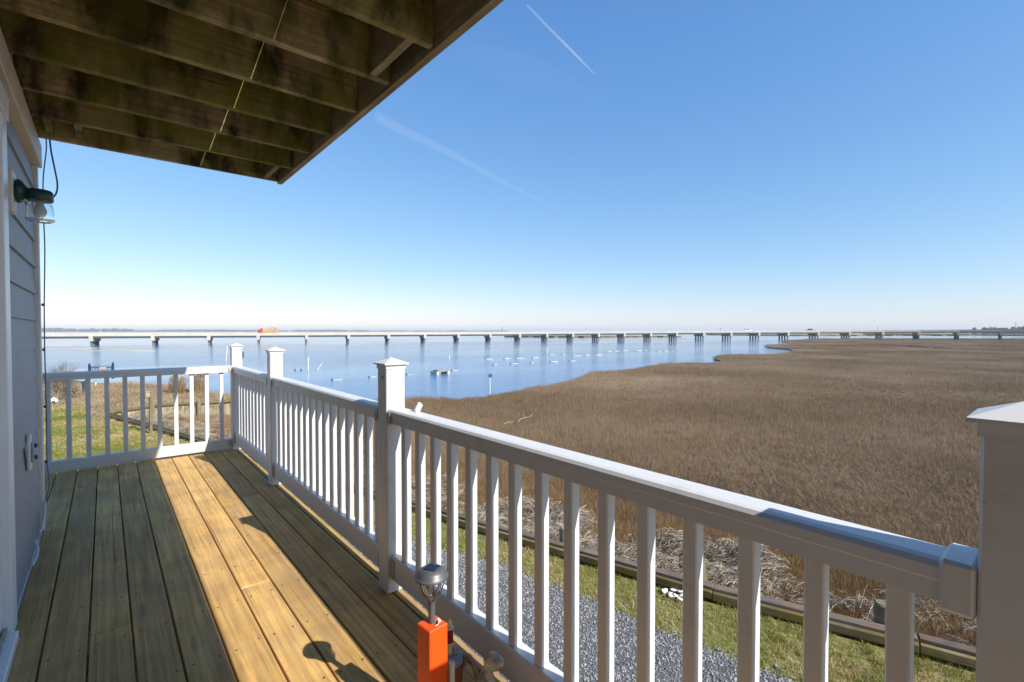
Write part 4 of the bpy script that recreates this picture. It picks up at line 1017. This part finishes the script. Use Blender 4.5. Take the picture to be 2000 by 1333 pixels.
rp = link('rope', tube_mesh(smooth_path([(.985, 1.44, .10), (.995, 1.43, .138), (1.003, 1.405, .12), (1.0, 1.365, .05), (.955, 1.345, .014), (.94, 1.25, .012), (.90, 1.19, .012)], 6), .009, 9), 'rope'); tag(rp, 'thick tan rope curling down beside the terracotta pot', 'rope')
pt = thing('terracotta_saucer', (.980, 1.275, 0), 'flat brick red saucer under the pale carved figure', 'saucer')
link('dish', lathe_mesh([(.045, .001), (.055, .02), (.058, .022), (.058, .028), (.05, .028), (.047, .02), (.002, .02)], 26), 'terracotta', pt)
fg = thing('carved_figurine', (.980, 1.275, .0205), 'pale weathered carved bird figure by the bottom rail', 'figurine')
bm = bmesh.new()
prof = [(.030, 0), (.040, .02), (.042, .06), (.036, .10), (.025, .135), (.020, .155), (.0225, .172), (.026, .188), (.024, .204), (.014, .216), (.001, .219)]
lathe(bm, prof, 20)
for v in bm.verts:
    t = v.co.z / .22; v.co.x += -.012 * math.sin(t * 3.0) + (.01 if v.co.z > .16 else 0) ; v.co.y *= .8
    if .165 < v.co.z < .205 and v.co.x > .02: v.co.x += .016; v.co.z -= .008
body = link('body', to_mesh(bm, 'fb', True), 'stonefig', fg, rot=(0, 0, R(-50)))
for s_ in (-1, 1):
    bm = bmesh.new(); bmesh.ops.create_uvsphere(bm, u_segments=10, v_segments=8, radius=1)
    for v in bm.verts: v.co = Vector((v.co.x * .012, v.co.y * .022, v.co.z * .05))
    link('wing', to_mesh(bm, 'wg', True), 'stonefig', body, (-.006, s_ * .028, .07), (s_ * .15, .1, 0))
# fallen leaves
for k, (x_, y_) in enumerate(((.735, 1.36), (.742, 1.40), (.95, 1.22))):
    me = bpy.data.meshes.new('leaf'); me.from_pydata([(0, 0, .003), (.016, .007, .008), (.036, 0, .004), (.016, -.009, .006), (.016, -.001, .002)], [], [(0, 4, 1), (4, 2, 1), (0, 3, 4), (3, 2, 4)]); me.update()
    s = link('dry_leaf', me, 'orangeblade', loc=(x_, y_, .002), rot=(0, 0, k * 2.1)); tag(s, 'small dry leaf on the deck by the orange block', 'leaf', 'dry leaves')

# ------------------------------------------------------------------ high contrails and the air
def vol_mat(name, col, dens):
    m = bpy.data.materials.new(name); m.use_nodes = True; nt = m.node_tree
    nt.nodes.remove(nt.nodes['Principled BSDF'])
    pv = nt.nodes.new('ShaderNodeVolumePrincipled'); pv.inputs['Color'].default_value = (*col, 1); pv.inputs['Density'].default_value = dens
    nt.links.new(pv.outputs[0], nt.nodes['Material Output'].inputs['Volume']); return m
def contrail(px, alt, width, depth, label):
    pts = []
    for u, v in px:
        d_ = ray(u, v); pts.append(Vector((0, 0, CH)) + d_ * (alt / d_.z))
    pts = smooth_path(pts, 6); n_ = len(pts); base = pts[0].copy()
    rs = [max(.05, width(i / (n_ - 1))) * (p_.length / FPX) for i, p_ in enumerate(pts)]
    rmean = sum(rs) / n_
    o = link('contrail', tube_mesh([p_ - base for p_ in pts], rs, 10), vol_mat('ice_cloud', (1, 1, 1), depth / (1.6 * rmean)), loc=base)
    tag(o, label, 'contrail')
contrail([(1029, 10), (1075, 58), (1115, 98), (1162, 146)], 9000, lambda t: 1.7 + .9 * t - 1.9 * max(0, t - .7) / .3 * .8, .2, 'crisp white contrail high in the sky beside the roof edge')
contrail([(735, 228), (800, 262), (890, 305), (960, 345), (1030, 380), (1105, 420)], 9000, lambda t: 10 - 9 * t + .5, .05, 'faint broad contrail fading low over the bay')
contrail([(870, 85), (960, 118), (1060, 150), (1180, 195)], 9500, lambda t: 26 * math.sin(math.pi * min(1, max(0, t * .96 + .02))) + 3, .014, 'wide pale smear of cloud between the two contrails')
hz_ = link('haze', box_mesh((25200, 25200, 50.0), 0, 'haze'), vol_mat('bay_air', (0.86, 0.93, 1.0), 1.6e-4), loc=(0, 0, ZW - 2.0 + 25.0))
tag(hz_, 'thin pale sea haze over the bay', 'haze', None, 'stuff')
